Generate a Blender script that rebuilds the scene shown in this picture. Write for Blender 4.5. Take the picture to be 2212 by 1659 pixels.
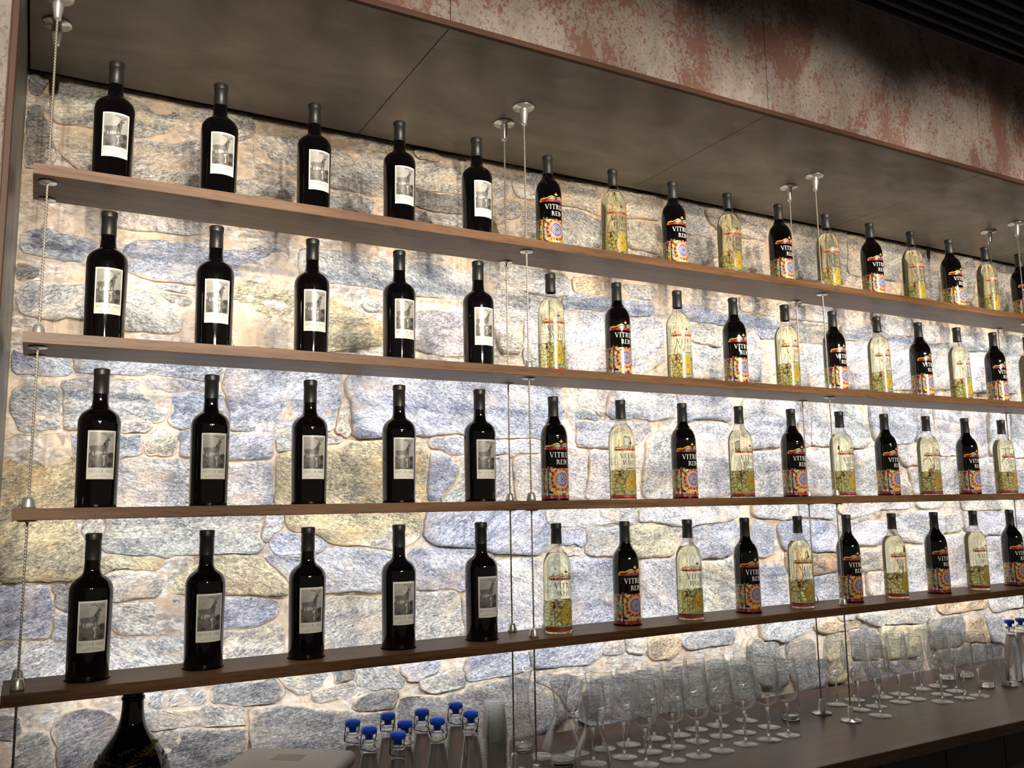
import bpy, bmesh, math, random
from mathutils import Vector, Matrix, noise as mnoise

# ------------------------------------------------------------------ camera, world, large lights
scene = bpy.context.scene
col = scene.collection
for o in list(bpy.data.objects):
    bpy.data.objects.remove(o)

cam_d = bpy.data.cameras.new('camera')
cam = bpy.data.objects.new('camera', cam_d)
col.objects.link(cam)
cam_d.sensor_fit = 'HORIZONTAL'
cam_d.sensor_width = 36.0
cam_d.lens = 1861.694 / 2212 * 36.0
cam_d.clip_start = 0.05
YAW, PIT, ROL = 0.5054, 0.1376, -0.0167
_f = Vector((math.sin(YAW) * math.cos(PIT), math.cos(YAW) * math.cos(PIT), math.sin(PIT)))
_r = Vector((math.cos(YAW), -math.sin(YAW), 0))
_u = _r.cross(_f)
_r2 = _r * math.cos(ROL) + _u * math.sin(ROL)
_u2 = -_r * math.sin(ROL) + _u * math.cos(ROL)
m = Matrix.Identity(4)
for i in range(3):
    m[i][0], m[i][1], m[i][2] = _r2[i], _u2[i], -_f[i]
m.translation = Vector((0.0367, -2.125, 0.2698))
cam.matrix_world = m
scene.camera = cam

scene.view_settings.view_transform = 'Standard'
scene.view_settings.look = 'None'
scene.view_settings.gamma = 1.0
scene.view_settings.use_curve_mapping = False
scene.view_settings.exposure = 0.0
scene.cycles.max_bounces = 24
scene.cycles.transmission_bounces = 20
scene.cycles.transparent_max_bounces = 48
scene.cycles.glossy_bounces = 6
scene.cycles.diffuse_bounces = 4

world = bpy.data.worlds.new('world')
scene.world = world
world.use_nodes = True
_bg = world.node_tree.nodes['Background']
_bg.inputs[0].default_value = (1.0, 0.86, 0.70, 1)
WORLD_STRENGTH = 0.11
_bg.inputs[1].default_value = WORLD_STRENGTH

LED_WATT = 10.5        # per shelf strip
LED_COL = (0.94, 0.96, 1.0)
SPOT_WATT = 540.0       # per track head
SPOT_COL = (1.0, 0.88, 0.72)

# ------------------------------------------------------------------ measured layout (metres)
ZS = [1.0099, 0.6426, 0.2759, -0.0888]     # shelf tops, top to bottom
YF, YK, TS = -0.0927, 0.0850, 0.0244       # shelf front, back, thickness
XR = 4.75                                  # far end of shelves
XA0, SA, XV0, SV = 0.1576, 0.2376, 1.3482, 0.2399
ZC = 1.4238                                # soffit underside
YFR = -0.340                               # front plane of the header
ZCT = -0.4628                              # counter top
FLOOR = -1.363
YW = 0.382                                 # mortar plane
CX = [0.0282, 1.2395, 2.4472, 3.6686, 4.69]
CF, CB = -0.0500, 0.0720
REC = 0.005

# ------------------------------------------------------------------ node / material helpers
class NT:
    def __init__(s, name):
        s.m = bpy.data.materials.new(name); s.m.use_nodes = True
        s.t = s.m.node_tree; s.t.nodes.clear()
        s.out = s.n('ShaderNodeOutputMaterial')
    def n(s, typ, **kw):
        nd = s.t.nodes.new(typ)
        for k, v in kw.items():
            if k == 'i':
                for kk, vv in v.items():
                    s.set(nd.inputs[kk], vv)
            else:
                setattr(nd, k, v)
        return nd
    def set(s, sock, v):
        if isinstance(v, bpy.types.NodeSocket): s.t.links.new(v, sock)
        elif isinstance(v, bpy.types.Node): s.t.links.new(v.outputs[0], sock)
        else:
            if isinstance(v, (tuple, list)) and len(v) == 3 and sock.type == 'RGBA': v = (*v, 1)
            sock.default_value = v
    def bsdf(s, **kw):
        b = s.n('ShaderNodeBsdfPrincipled')
        for k, v in kw.items():
            s.set(b.inputs[k.replace('_', ' ')], v)
        s.t.links.new(b.outputs[0], s.out.inputs[0])
        return b
    def coord(s, kind='Object'):
        return s.n('ShaderNodeTexCoord').outputs[kind]
    def mapping(s, vec, scale=(1, 1, 1), rot=(0, 0, 0), loc=(0, 0, 0)):
        return s.n('ShaderNodeMapping', i={'Vector': vec, 'Scale': scale, 'Rotation': rot, 'Location': loc}).outputs[0]
    def noise(s, vec, scale, detail=4, rough=.55, dist=0.):
        return s.n('ShaderNodeTexNoise', i={'Vector': vec, 'Scale': scale, 'Detail': detail, 'Roughness': rough, 'Distortion': dist}).outputs[0]
    def ramp(s, fac, stops, interp='LINEAR'):
        r = s.n('ShaderNodeValToRGB'); cr = r.color_ramp; cr.interpolation = interp
        while len(cr.elements) < len(stops): cr.elements.new(.5)
        for e, (p, c) in zip(cr.elements, stops):
            e.position = p; e.color = (*c, 1) if len(c) == 3 else c
        s.set(r.inputs[0], fac)
        return r.outputs[0]
    def mix(s, fac, a, b, blend='MIX'):
        nd = s.n('ShaderNodeMix', data_type='RGBA', blend_type=blend)
        s.set(nd.inputs[0], fac); s.set(nd.inputs[6], a); s.set(nd.inputs[7], b)
        return nd.outputs[2]
    def math(s, op, a, b=0.):
        nd = s.n('ShaderNodeMath', operation=op); s.set(nd.inputs[0], a); s.set(nd.inputs[1], b)
        return nd.outputs[0]
    def bump(s, h, strength=.5, dist=.002):
        return s.n('ShaderNodeBump', i={'Height': h, 'Strength': strength, 'Distance': dist}).outputs[0]

def plain(name, color, rough=.5, metal=0., **kw):
    t = NT(name); t.bsdf(Base_Color=color, Roughness=rough, Metallic=metal, **kw); return t.m

def rgb(c): return (c, c, c)

# stone: foliated gneiss, tinted by the object's own colour
def mk_stone():
    t = NT('gneiss'); oi = t.n('ShaderNodeObjectInfo'); co = t.coord()
    ang = t.math('MULTIPLY', t.math('SUBTRACT', oi.outputs['Random'], .5), 1.0)
    vr = t.n('ShaderNodeVectorRotate', rotation_type='Y_AXIS', i={'Vector': co, 'Angle': ang}).outputs[0]
    off = t.n('ShaderNodeVectorMath', operation='ADD'); t.set(off.inputs[0], vr)
    sc = t.n('ShaderNodeVectorMath', operation='SCALE'); sc.inputs[0].default_value = (7.3, 0, 3.1)
    t.set(sc.inputs['Scale'], oi.outputs['Random']); t.set(off.inputs[1], sc.outputs[0])
    v = off.outputs[0]
    fl = t.noise(t.mapping(v, (85, 150, 215)), 1.0, 6, .72, .6)
    fl2 = t.noise(t.mapping(v, (240, 320, 430)), 1.0, 3, .6, .3)
    band = t.noise(t.mapping(v, (5, 9, 15)), 1.0, 4, .6, 1.2)
    f = t.math('ADD', t.math('MULTIPLY', fl, .72), t.math('MULTIPLY', fl2, .28))
    f = t.math('ADD', f, t.math('MULTIPLY', t.math('SUBTRACT', band, .5), .34))
    c = t.ramp(f, [(.33, (.055, .058, .075)), (.44, (.19, .192, .215)), (.53, (.42, .412, .405)), (.65, (.84, .81, .755))])
    warm = t.ramp(t.noise(t.mapping(v, (9, 9, 14), loc=(4, 1, 2)), 1.0, 3, .6), [(.52, rgb(0)), (.70, rgb(1))])
    c = t.mix(t.math('MULTIPLY', warm, .35), c, (.74, .55, .34))
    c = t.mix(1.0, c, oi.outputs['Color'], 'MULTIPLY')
    at = t.n('ShaderNodeAttribute', attribute_name='edge').outputs['Fac']
    sm = t.noise(co, 26, 5, .65, .8); sm2 = t.noise(co, 7, 3, .5)
    k = t.math('ADD', t.math('MULTIPLY', at, .40), t.math('ADD', t.math('MULTIPLY', sm, .6), t.math('MULTIPLY', sm2, .5)))
    c = t.mix(t.ramp(k, [(.86, rgb(0)), (1.04, rgb(.9))]), c, t.mix(sm, (.40, .315, .23), (.60, .50, .39)))
    h = t.math('ADD', t.math('MULTIPLY', f, .5), t.noise(t.mapping(v, (18, 18, 30)), 1.0, 5, .6))
    t.bsdf(Base_Color=c, Roughness=.82, Normal=t.bump(h, .9, .008), Specular_IOR_Level=.25)
    return t.m

def mk_mortar():
    t = NT('lime_mortar'); co = t.coord()
    a = t.noise(co, 3.0, 5, .6, .5); b = t.noise(co, 45, 6, .65)
    c = t.ramp(a, [(.30, (.34, .262, .188)), (.5, (.49, .392, .292)), (.68, (.60, .51, .41))])
    gs = t.noise(t.mapping(co, (40, 60, 95)), 1.0, 5, .65, .6)
    c = t.mix(t.ramp(t.noise(co, 8, 4, .6, .5), [(.42, rgb(0)), (.56, rgb(.8))]), c, t.ramp(gs, [(.36, (.11, .11, .12)), (.52, (.38, .365, .35)), (.64, (.68, .64, .585))]))
    c = t.mix(t.ramp(b, [(.36, rgb(.8)), (.5, rgb(0))]), c, (.32, .235, .16))
    pit = t.ramp(t.noise(co, 14, 3, .5, .8), [(.30, rgb(1)), (.37, rgb(0))])
    c = t.mix(t.math('MULTIPLY', pit, .6), c, (.16, .11, .075))
    t.bsdf(Base_Color=c, Roughness=.95, Normal=t.bump(t.math('ADD', b, a), .8, .006), Specular_IOR_Level=.15)
    return t.m

def mk_wood(name, dark, light, rough=.44):
    t = NT(name); co = t.coord()
    g = t.noise(t.mapping(co, (2.2, 36, 60)), 1.0, 5, .6, .6)
    p = t.noise(t.mapping(co, (14, 260, 420)), 1.0, 3, .6)
    c = t.ramp(g, [(.30, dark), (.70, light)])
    c = t.mix(t.ramp(p, [(.34, rgb(.75)), (.47, rgb(0))]), c, tuple(x * .42 for x in dark))
    t.bsdf(Base_Color=c, Roughness=rough, Normal=t.bump(p, .12, .0006), Specular_IOR_Level=.28)
    return t.m

def mk_bronze(name, vertical=False):
    t = NT(name); co = t.coord()
    s = (9, 9, .8) if vertical else (1.2, 2.2, 1)
    a = t.noise(t.mapping(co, s), 1.0 if vertical else 1.6, 5, .6, .8)
    sm = t.noise(t.mapping(co, (6, 11, 6)), 1.0, 5, .65, 1.0)
    c = t.ramp(a, [(.30, (.105, .093, .076)), (.52, (.178, .158, .130)), (.72, (.25, .224, .186))])
    c = t.mix(t.ramp(sm, [(.60, rgb(0)), (.75, rgb(.45))]), c, (.21, .18, .15))
    rust = t.ramp(t.noise(co, 3.1, 4, .6, .6), [(.60, rgb(0)), (.74, rgb(.5))])
    c = t.mix(rust, c, (.10, .048, .024))
    r = t.ramp(sm, [(.3, rgb(.34)), (.7, rgb(.50))])
    t.bsdf(Base_Color=c, Roughness=r, Metallic=.35, Specular_IOR_Level=.5, Normal=t.bump(sm, .12, .003))
    return t.m

def mk_patina():
    t = NT('rust_patina'); co = t.coord()
    big = t.noise(t.mapping(co, (3.2, 3.2, 1.8), loc=(1.7, 0, .4)), 1.0, 4, .6, .8)
    fine = t.noise(t.mapping(co, (85, 85, 62)), 1.0, 5, .7, .6)
    mid = t.noise(t.mapping(co, (14, 14, 9)), 1.0, 4, .6, .5)
    base = t.ramp(mid, [(.3, (.15, .125, .112)), (.6, (.245, .218, .20))])
    k = t.math('ADD', t.math('MULTIPLY', big, .50), t.math('MULTIPLY', fine, .50))
    k = t.math('ADD', k, t.math('MULTIPLY', t.math('SUBTRACT', mid, .5), .3))
    c = t.mix(t.ramp(k, [(.50, rgb(0)), (.545, rgb(.9))]), base, (.115, .046, .032))
    c = t.mix(t.ramp(fine, [(.40, rgb(.55)), (.48, rgb(0))]), c, (.075, .045, .035))
    t.bsdf(Base_Color=c, Roughness=.7, Normal=t.bump(fine, .35, .002), Specular_IOR_Level=.25)
    return t.m

def mk_thin_glass(name, tint=(1, 1, 1), refl=1.0, ior=1.45):
    t = NT(name)
    tr = t.n('ShaderNodeBsdfTransparent', i={'Color': tint}); gl = t.n('ShaderNodeBsdfGlossy', i={'Roughness': .02})
    lw = t.n('ShaderNodeLayerWeight', i={'Blend': .5}).outputs['Facing']
    f2 = t.math('ADD', t.math('MULTIPLY', t.math('POWER', lw, 2.3), 1.0 * refl), .085 * refl)
    mx = t.n('ShaderNodeMixShader'); t.set(mx.inputs[0], f2); t.set(mx.inputs[1], tr); t.set(mx.inputs[2], gl)
    t.t.links.new(mx.outputs[0], t.out.inputs[0])
    return t.m

def mk_glass(name, color, ior=1.45, rough=0.0):
    t = NT(name)
    g = t.n('ShaderNodeBsdfGlass', i={'Color': color, 'IOR': ior, 'Roughness': rough})
    t.t.links.new(g.outputs[0], t.out.inputs[0])
    return t.m

def mk_stained(name, translucent, scale, cols):
    t = NT(name); co = t.coord()
    vc = t.n('ShaderNodeTexVoronoi', feature='F1', i={'Vector': co, 'Scale': scale})
    ve = t.n('ShaderNodeTexVoronoi', feature='DISTANCE_TO_EDGE', i={'Vector': co, 'Scale': scale})
    sep = t.n('ShaderNodeSeparateColor', i={0: vc.outputs['Color']})
    st = [(k / len(cols), c) for k, c in enumerate(cols)]
    c = t.ramp(sep.outputs[0], st, 'CONSTANT')
    ln = t.ramp(ve.outputs['Distance'], [(.028, rgb(1)), (.050, rgb(0))])
    c = t.mix(ln, c, (.012, .010, .008))
    p = t.n('ShaderNodeBsdfPrincipled'); t.set(p.inputs['Base Color'], c); p.inputs['Roughness'].default_value = .22
    if not translucent:
        t.t.links.new(p.outputs[0], t.out.inputs[0]); return t.m
    tr = t.n('ShaderNodeBsdfTransparent', i={'Color': t.mix(.50, (1, 1, 1), c)})
    mx = t.n('ShaderNodeMixShader')
    t.set(mx.inputs[0], t.math('MAXIMUM', ln, .30)); t.set(mx.inputs[1], tr); t.set(mx.inputs[2], p)
    t.t.links.new(mx.outputs[0], t.out.inputs[0])
    return t.m

def mk_print(name, color, alpha=1.0, rough=.3):
    t = NT(name)
    if alpha >= 1: t.bsdf(Base_Color=color, Roughness=rough); return t.m
    p = t.n('ShaderNodeBsdfPrincipled', i={'Base Color': color, 'Roughness': rough})
    tr = t.n('ShaderNodeBsdfTransparent', i={'Color': tuple(.4 + .6 * x for x in color)})
    mx = t.n('ShaderNodeMixShader', i={0: alpha}); t.set(mx.inputs[1], tr); t.set(mx.inputs[2], p)
    t.t.links.new(mx.outputs[0], t.out.inputs[0])
    return t.m

def mk_engraving(name, lo, hi, scale=60):
    t = NT(name); co = t.coord()
    n1 = t.noise(co, scale, 5, .6, .4)
    t.bsdf(Base_Color=t.ramp(n1, [(.3, lo), (.7, hi)]), Roughness=.30, Specular_IOR_Level=.6); return t.m

def mk_wire():
    t = NT('steel_cable'); co = t.coord()
    w = t.n('ShaderNodeTexWave', wave_type='BANDS', bands_direction='DIAGONAL', i={'Vector': t.mapping(co, (90, 90, 90)), 'Scale': 1.0}).outputs[0]
    t.bsdf(Base_Color=t.ramp(w, [(.2, (.24, .21, .17)), (.6, (.74, .70, .61))]), Metallic=.35, Roughness=.35, Normal=t.bump(w, .6, .002))
    return t.m

def mk_deck():
    t = NT('steel_deck'); co = t.coord()
    n1 = t.noise(co, 4, 4, .6)
    t.bsdf(Base_Color=t.ramp(n1, [(.3, (.020, .018, .015)), (.7, (.04, .036, .03))]), Roughness=.6)
    return t.m

M = dict(
    stone=mk_stone(), mortar=mk_mortar(),
    wood=mk_wood('stained_oak', (.098, .048, .021), (.190, .099, .046)),
    counter=mk_wood('dark_counter_wood', (.050, .030, .020), (.085, .053, .037), .33),
    bronze=mk_bronze('bronze_laminate'), bronze_v=mk_bronze('bronze_laminate_vertical', True),
    patina=mk_patina(), deck=mk_deck(),
    copper=plain('bronze_trim', (.060, .028, .016), .5, 0., Specular_IOR_Level=.2),
    gap=plain('joint_shadow', (.02, .017, .014), .9),
    dark=plain('black_paint', (.012, .012, .011), .6),
    cabinet=plain('charcoal_cabinet', (.030, .031, .029), .55),
    steel=plain('brushed_steel', (.80, .79, .77), .30, .75),
    wire=mk_wire(),
    redglass=plain('dark_bottle_glass', (.0025, .002, .0025), .035, 0., Specular_IOR_Level=.55),
    capsule=plain('matte_black_capsule', (.016, .016, .015), .42),
    capsule_v=plain('charcoal_capsule', (.020, .021, .021), .5),
    whitewine=mk_glass('pale_wine', (.975, .967, .82), 1.36),
    clear=mk_glass('clear_glass', (.97, .98, .97), 1.45),
    thin=mk_thin_glass('thin_clear_glass', (.985, .988, .985)),
    decant=mk_thin_glass('decanter_glass', (.965, .97, .965), 1.45),
    water=mk_glass('water', (.97, .985, .98), 1.33),
    plastic=mk_thin_glass('clear_plastic', (.965, .97, .965), .8),
    blue=plain('blue_plastic', (.02, .11, .95), .3, 0., Subsurface_Weight=0.0),
    darkwire=plain('dark_wire', (.05, .05, .05), .35, .8),
    grey=plain('grey_plastic', (.46, .445, .43), .45),
    greymark=plain('worn_grey_mark', (.33, .32, .30), .5),
    rim=mk_print('pale_rim_glint', (.80, .80, .77), .26, .12),  # pale see-through colour paints the bright line along clear glass rims
    gold=plain('gold_ink', (.42, .30, .10), .35, .4),
    paper=plain('cream_paper', (.80, .80, .74), .20, 0., Specular_IOR_Level=.7),
    sky=mk_engraving('engraved_sky', (.30, .30, .28), (.46, .46, .43), 45),
    ground=mk_engraving('engraved_ground', (.07, .07, .065), (.21, .21, .195), 190),
    stag=mk_engraving('engraved_stag', (.085, .085, .08), (.20, .20, .185), 130),
    edark=plain('engraved_dark', (.055, .055, .05), .35), elight=plain('engraved_light', (.48, .48, .44), .35),
    ink=plain('grey_ink', (.20, .20, .19), .4),
    stain_r=mk_stained('stained_pattern', False, 105, [(.80, .40, .05), (.80, .66, .36), (.16, .36, .10), (.82, .50, .08), (.72, .60, .40), (.30, .045, .05), (.78, .62, .20), (.36, .42, .55)]),
    stain_w=mk_stained('stained_pattern_clear', True, 78, [(.80, .66, .16), (.84, .78, .38), (.60, .64, .26), (.86, .70, .12), (.74, .70, .34), (.78, .74, .26), (.55, .66, .36), (.70, .55, .14)]),
    p_red=mk_print('print_crimson', (.42, .035, .05)), p_red2=mk_print('print_dark_crimson', (.22, .018, .03)),
    p_pink=mk_print('print_rose', (.66, .22, .20)), p_amber=mk_print('print_amber', (.82, .45, .06)),
    p_cream=mk_print('print_cream', (.82, .70, .46)), p_peach=mk_print('print_peach', (.62, .30, .17)),
    p_blue=mk_print('print_blue', (.015, .04, .36)), p_white=mk_print('print_white', (.86, .86, .82)),
    p_black=mk_print('print_black', (.012, .010, .010)), p_green=mk_print('print_green', (.12, .34, .07)),
    p_maroon=mk_print('print_maroon', (.20, .03, .03)), p_sage=mk_print('print_sage', (.30, .34, .22)),
    p_wyellow=mk_print('print_clear_yellow', (.72, .55, .08), .55), p_wlight=mk_print('print_clear_gold', (.50, .36, .10), .9),
    p_wteal=mk_print('print_teal', (.16, .50, .46), .8), p_wink=mk_print('print_brown_black', (.045, .035, .022)),
    p_wscarlet=mk_print('print_scarlet', (.55, .045, .035)),
)

# ------------------------------------------------------------------ mesh helpers
def obj(name, bm, mats, parent=None, smooth=False, loc=None):
    me = bpy.data.meshes.new(name)
    bm.normal_update(); bm.to_mesh(me); bm.free()
    for mt in (mats if isinstance(mats, (list, tuple)) else [mats]): me.materials.append(mt)
    if smooth:
        for p in me.polygons: p.use_smooth = True
    o = bpy.data.objects.new(name, me); col.objects.link(o)
    if parent: o.parent = parent
    if loc: o.location = loc
    return o

def tag(o, label=None, cat=None, group=None, kind=None):
    if label: o['label'] = label
    if cat: o['category'] = cat
    if group: o['group'] = group
    if kind: o['kind'] = kind
    return o

def thing(name, label, cat, loc=(0, 0, 0), group=None, rz=0.):
    o = bpy.data.objects.new(name, None); col.objects.link(o)
    o.location = loc; o.rotation_euler = (0, 0, rz); o.empty_display_size = .05
    return tag(o, label, cat, group)

def copy_tree(o, parent=None):
    c = o.copy(); col.objects.link(c); c.parent = parent
    for ch in list(o.children): copy_tree(ch, c)
    return c

def box(bm, x0, x1, y0, y1, z0, z1, bevel=0., seg=2, mi=0):
    vs = [bm.verts.new((x, y, z)) for x in (x0, x1) for y in (y0, y1) for z in (z0, z1)]
    fs = [bm.faces.new([vs[i] for i in q]) for q in ((0, 1, 3, 2), (4, 6, 7, 5), (0, 4, 5, 1), (2, 3, 7, 6), (0, 2, 6, 4), (1, 5, 7, 3))]
    for f in fs: f.material_index = mi
    if bevel:
        es = {e for f in fs for e in f.edges}
        bmesh.ops.bevel(bm, geom=list(es), offset=bevel, segments=seg, affect='EDGES', profile=.5)
    return bm

def lathe(bm, prof, n=40, cx=0., cy=0., cz=0., mi=0, smooth=True):
    rings = []
    for r, z in prof:
        if r < 1e-6: rings.append([bm.verts.new((cx, cy, cz + z))])
        else: rings.append([bm.verts.new((cx + r * math.cos(2 * math.pi * k / n), cy + r * math.sin(2 * math.pi * k / n), cz + z)) for k in range(n)])
    for a, b in zip(rings, rings[1:]):
        if len(a) == 1 and len(b) == 1: continue
        for k in range(n):
            k2 = (k + 1) % n
            if len(a) == 1: f = bm.faces.new((a[0], b[k2], b[k]))
            elif len(b) == 1: f = bm.faces.new((a[k], a[k2], b[0]))
            else: f = bm.faces.new((a[k], a[k2], b[k2], b[k]))
            f.material_index = mi; f.smooth = smooth
    return bm

def tube(bm, pts, r, n=8, caps=True):
    pts = [Vector(p) for p in pts]; rings = []
    for i, p in enumerate(pts):
        d = (pts[min(i + 1, len(pts) - 1)] - pts[max(i - 1, 0)]).normalized()
        a = d.orthogonal().normalized() if i == 0 else (a - d * a.dot(d)).normalized()
        b = d.cross(a)
        rings.append([bm.verts.new(p + a * r * math.cos(2 * math.pi * k / n) + b * r * math.sin(2 * math.pi * k / n)) for k in range(n)])
    for s, t in zip(rings, rings[1:]):
        for k in range(n):
            f = bm.faces.new((s[k], s[(k + 1) % n], t[(k + 1) % n], t[k])); f.smooth = True
    if caps:
        bm.faces.new(rings[0][::-1]); bm.faces.new(rings[-1])
    return bm

def smooth_prof(prof, it=2):
    for _ in range(it):
        q = [prof[0]]
        for a, b in zip(prof, prof[1:]):
            q.append((a[0] * .75 + b[0] * .25, a[1] * .75 + b[1] * .25)); q.append((a[0] * .25 + b[0] * .75, a[1] * .25 + b[1] * .75))
        q.append(prof[-1]); prof = q
    return prof

# prints wrapped on a cylinder: polygons in (u = arc length from the front, v = height)
class Wrap:
    def __init__(s, rfun): s.bm = bmesh.new(); s.rfun = rfun; s.mats = []
    def mi(s, mt):
        if mt not in s.mats: s.mats.append(mt)
        return s.mats.index(mt)
    def poly(s, pts, mt, lift=.0002):
        b = bmesh.new(); vs = [b.verts.new((x, lift, y)) for x, y in pts]; b.faces.new(vs)
        bmesh.ops.triangulate(b, faces=b.faces[:])
        for _ in range(6):
            es = [e for e in b.edges if abs(e.verts[0].co.x - e.verts[1].co.x) > .0045]
            if not es: break
            bmesh.ops.subdivide_edges(b, edges=es, cuts=1, use_grid_fill=False)
            bmesh.ops.triangulate(b, faces=[f for f in b.faces if len(f.verts) > 3])
        mp = {}; k = s.mi(mt)
        for v in b.verts:
            r0 = s.rfun(v.co.z); a = v.co.x / s.rfun(.1); R = r0 + v.co.y
            mp[v] = s.bm.verts.new((R * math.sin(a), -R * math.cos(a), v.co.z))
        for f in b.faces:
            g = s.bm.faces.new([mp[v] for v in f.verts]); g.material_index = k; g.smooth = True
        b.free()
    def rect(s, u0, u1, v0, v1, mt, lift=.0002): s.poly([(u0, v0), (u1, v0), (u1, v1), (u0, v1)], mt, lift)
    def disc(s, u, v, r, mt, lift=.0002, n=24, r0=0., a0=0., a1=2 * math.pi):
        if r0 <= 0: s.poly([(u + r * math.cos(a0 + (a1 - a0) * k / n), v + r * math.sin(a0 + (a1 - a0) * k / n)) for k in range(n)], mt, lift)
        else:
            o = [(u + r * math.cos(a0 + (a1 - a0) * k / n), v + r * math.sin(a0 + (a1 - a0) * k / n)) for k in range(n + 1)]
            i_ = [(u + r0 * math.cos(a0 + (a1 - a0) * k / n), v + r0 * math.sin(a0 + (a1 - a0) * k / n)) for k in range(n + 1)]
            s.poly(o + i_[::-1], mt, lift)
    def line(s, pts, w, mt, lift=.0002):
        for a, b in zip(pts, pts[1:]):
            d = Vector((b[0] - a[0], b[1] - a[1])); L = d.length
            if L < 1e-7: continue
            nx, ny = -d.y / L * w / 2, d.x / L * w / 2
            s.poly([(a[0] + nx, a[1] + ny), (a[0] - nx, a[1] - ny), (b[0] - nx, b[1] - ny), (b[0] + nx, b[1] + ny)], mt, lift)
    def done(s, name, parent): return obj(name, s.bm, s.mats, parent)

# small serif alphabet (unit cap height) as polygons
def _arc(cx, cy, rx, ry, a0, a1, t0, t1, n=10):
    o, i_ = [], []
    for k in range(n + 1):
        a = a0 + (a1 - a0) * k / n; w = abs(math.cos(a)); t = t1 + (t0 - t1) * w
        o.append((cx + rx * math.cos(a), cy + ry * math.sin(a))); i_.append((cx + (rx - t) * math.cos(a), cy + (ry - t * .8) * math.sin(a)))
    return o + i_[::-1]
def _st(x, w=.14, y0=0., y1=1.): return [[(x, y0), (x + w, y0), (x + w, y1), (x, y1)]]
def _sf(x, w, y): return [[(x - .07, y), (x + w + .07, y), (x + w + .07, y + .05), (x - .07, y + .05)]]
def _q(a, b, wa): return [[(a[0], a[1]), (a[0] + wa, a[1]), (b[0] + wa, b[1]), (b[0], b[1])]]
P2 = math.pi / 2
GL = {
 'I': (.36, _st(.11) + _sf(.11, .14, 0) + _sf(.11, .14, .95)),
 'L': (.64, _st(.10) + _sf(.10, .14, 0) + _sf(.10, .14, .95) + [[(.24, 0), (.60, 0), (.62, .22), (.57, .22), (.53, .06), (.24, .06)]]),
 'T': (.74, _st(.30) + _sf(.30, .14, 0) + [[(.02, .94), (.72, .94), (.72, 1), (.02, 1)], [(.02, .80), (.06, .80), (.08, .94), (.02, .94)], [(.68, .80), (.72, .80), (.72, .94), (.66, .94)]]),
 'E': (.66, _st(.10) + _sf(.10, .14, 0) + _sf(.10, .14, .95) + [[(.24, .94), (.58, .94), (.58, 1), (.24, 1)], [(.24, 0), (.60, 0), (.60, .06), (.24, .06)], [(.24, .48), (.46, .48), (.46, .54), (.24, .54)], [(.54, .82), (.58, .82), (.58, .94), (.52, .94)], [(.56, .06), (.60, .06), (.62, .2), (.58, .2)]]),
 'H': (.90, _st(.10) + _sf(.10, .14, 0) + _sf(.10, .14, .95) + _st(.66) + _sf(.66, .14, 0) + _sf(.66, .14, .95) + [[(.24, .48), (.66, .48), (.66, .54), (.24, .54)]]),
 'D': (.86, _st(.10) + _sf(.10, .14, 0) + _sf(.10, .14, .95) + [_arc(.30, .5, .50, .5, -P2, P2, .15, .06), [(.24, 0), (.31, 0), (.31, .05), (.24, .05)], [(.24, .95), (.31, .95), (.31, 1), (.24, 1)]]),
 'R': (.78, _st(.10) + _sf(.10, .14, 0) + _sf(.10, .14, .95) + [_arc(.30, .74, .32, .26, -P2, P2, .13, .06), [(.24, .94), (.31, .94), (.31, 1), (.24, 1)], [(.24, .48), (.31, .48), (.31, .54), (.24, .54)]] + _q((.33, .50), (.62, 0), .16)),
 'V': (.86, _q((.08, 1), (.40, 0), .16) + _q((.76, 1), (.44, 0), .06) + _sf(.07, .16, .95) + _sf(.72, .10, .95)),
 'W': (1.22, _q((.06, 1), (.30, 0), .15) + _q((.62, 1), (.34, 0), .06) + _q((.56, 1), (.82, 0), .15) + _q((1.12, 1), (.88, 0), .06) + _sf(.05, .15, .95) + _sf(1.08, .10, .95)),
 'A': (.88, _q((.42, 1), (.70, 0), .15) + _q((.44, 1), (.10, 0), .06) + _sf(.07, .10, 0) + _sf(.69, .16, 0) + [[(.22, .32), (.68, .32), (.68, .38), (.22, .38)]]),
 'N': (.92, _st(.12, .06) + _st(.74, .06) + _q((.10, 1), (.66, 0), .15) + _sf(.10, .08, 0) + _sf(.72, .08, .95) + _sf(.04, .10, .95)),
 'U': (.84, _st(.10, .14, .3, 1) + _st(.68, .06, .3, 1) + [_arc(.42, .32, .32, .32, math.pi, 2 * math.pi, .12, .07)] + _sf(.10, .14, .95) + _sf(.67, .08, .95)),
 'S': (.62, [_arc(.31, .74, .23, .26, .25, math.pi * 1.05, .09, .07), _arc(.31, .26, .25, .26, math.pi * 1.15, 2 * math.pi + .1, .10, .07), [(.08, .76), (.18, .66), (.56, .30), (.54, .20), (.44, .30), (.10, .64)]]),
 ' ': (.45, []),
}
def text(w, s, uc, v0, h, mt, lift=.0002, track=.10):
    W_ = sum(GL[c][0] + track for c in s) - track; x = uc - W_ * h / 2
    for c in s:
        for pg in GL[c][1]: w.poly([(x + a * h, v0 + b * h) for a, b in pg], mt, lift)
        x += (GL[c][0] + track) * h
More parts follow.
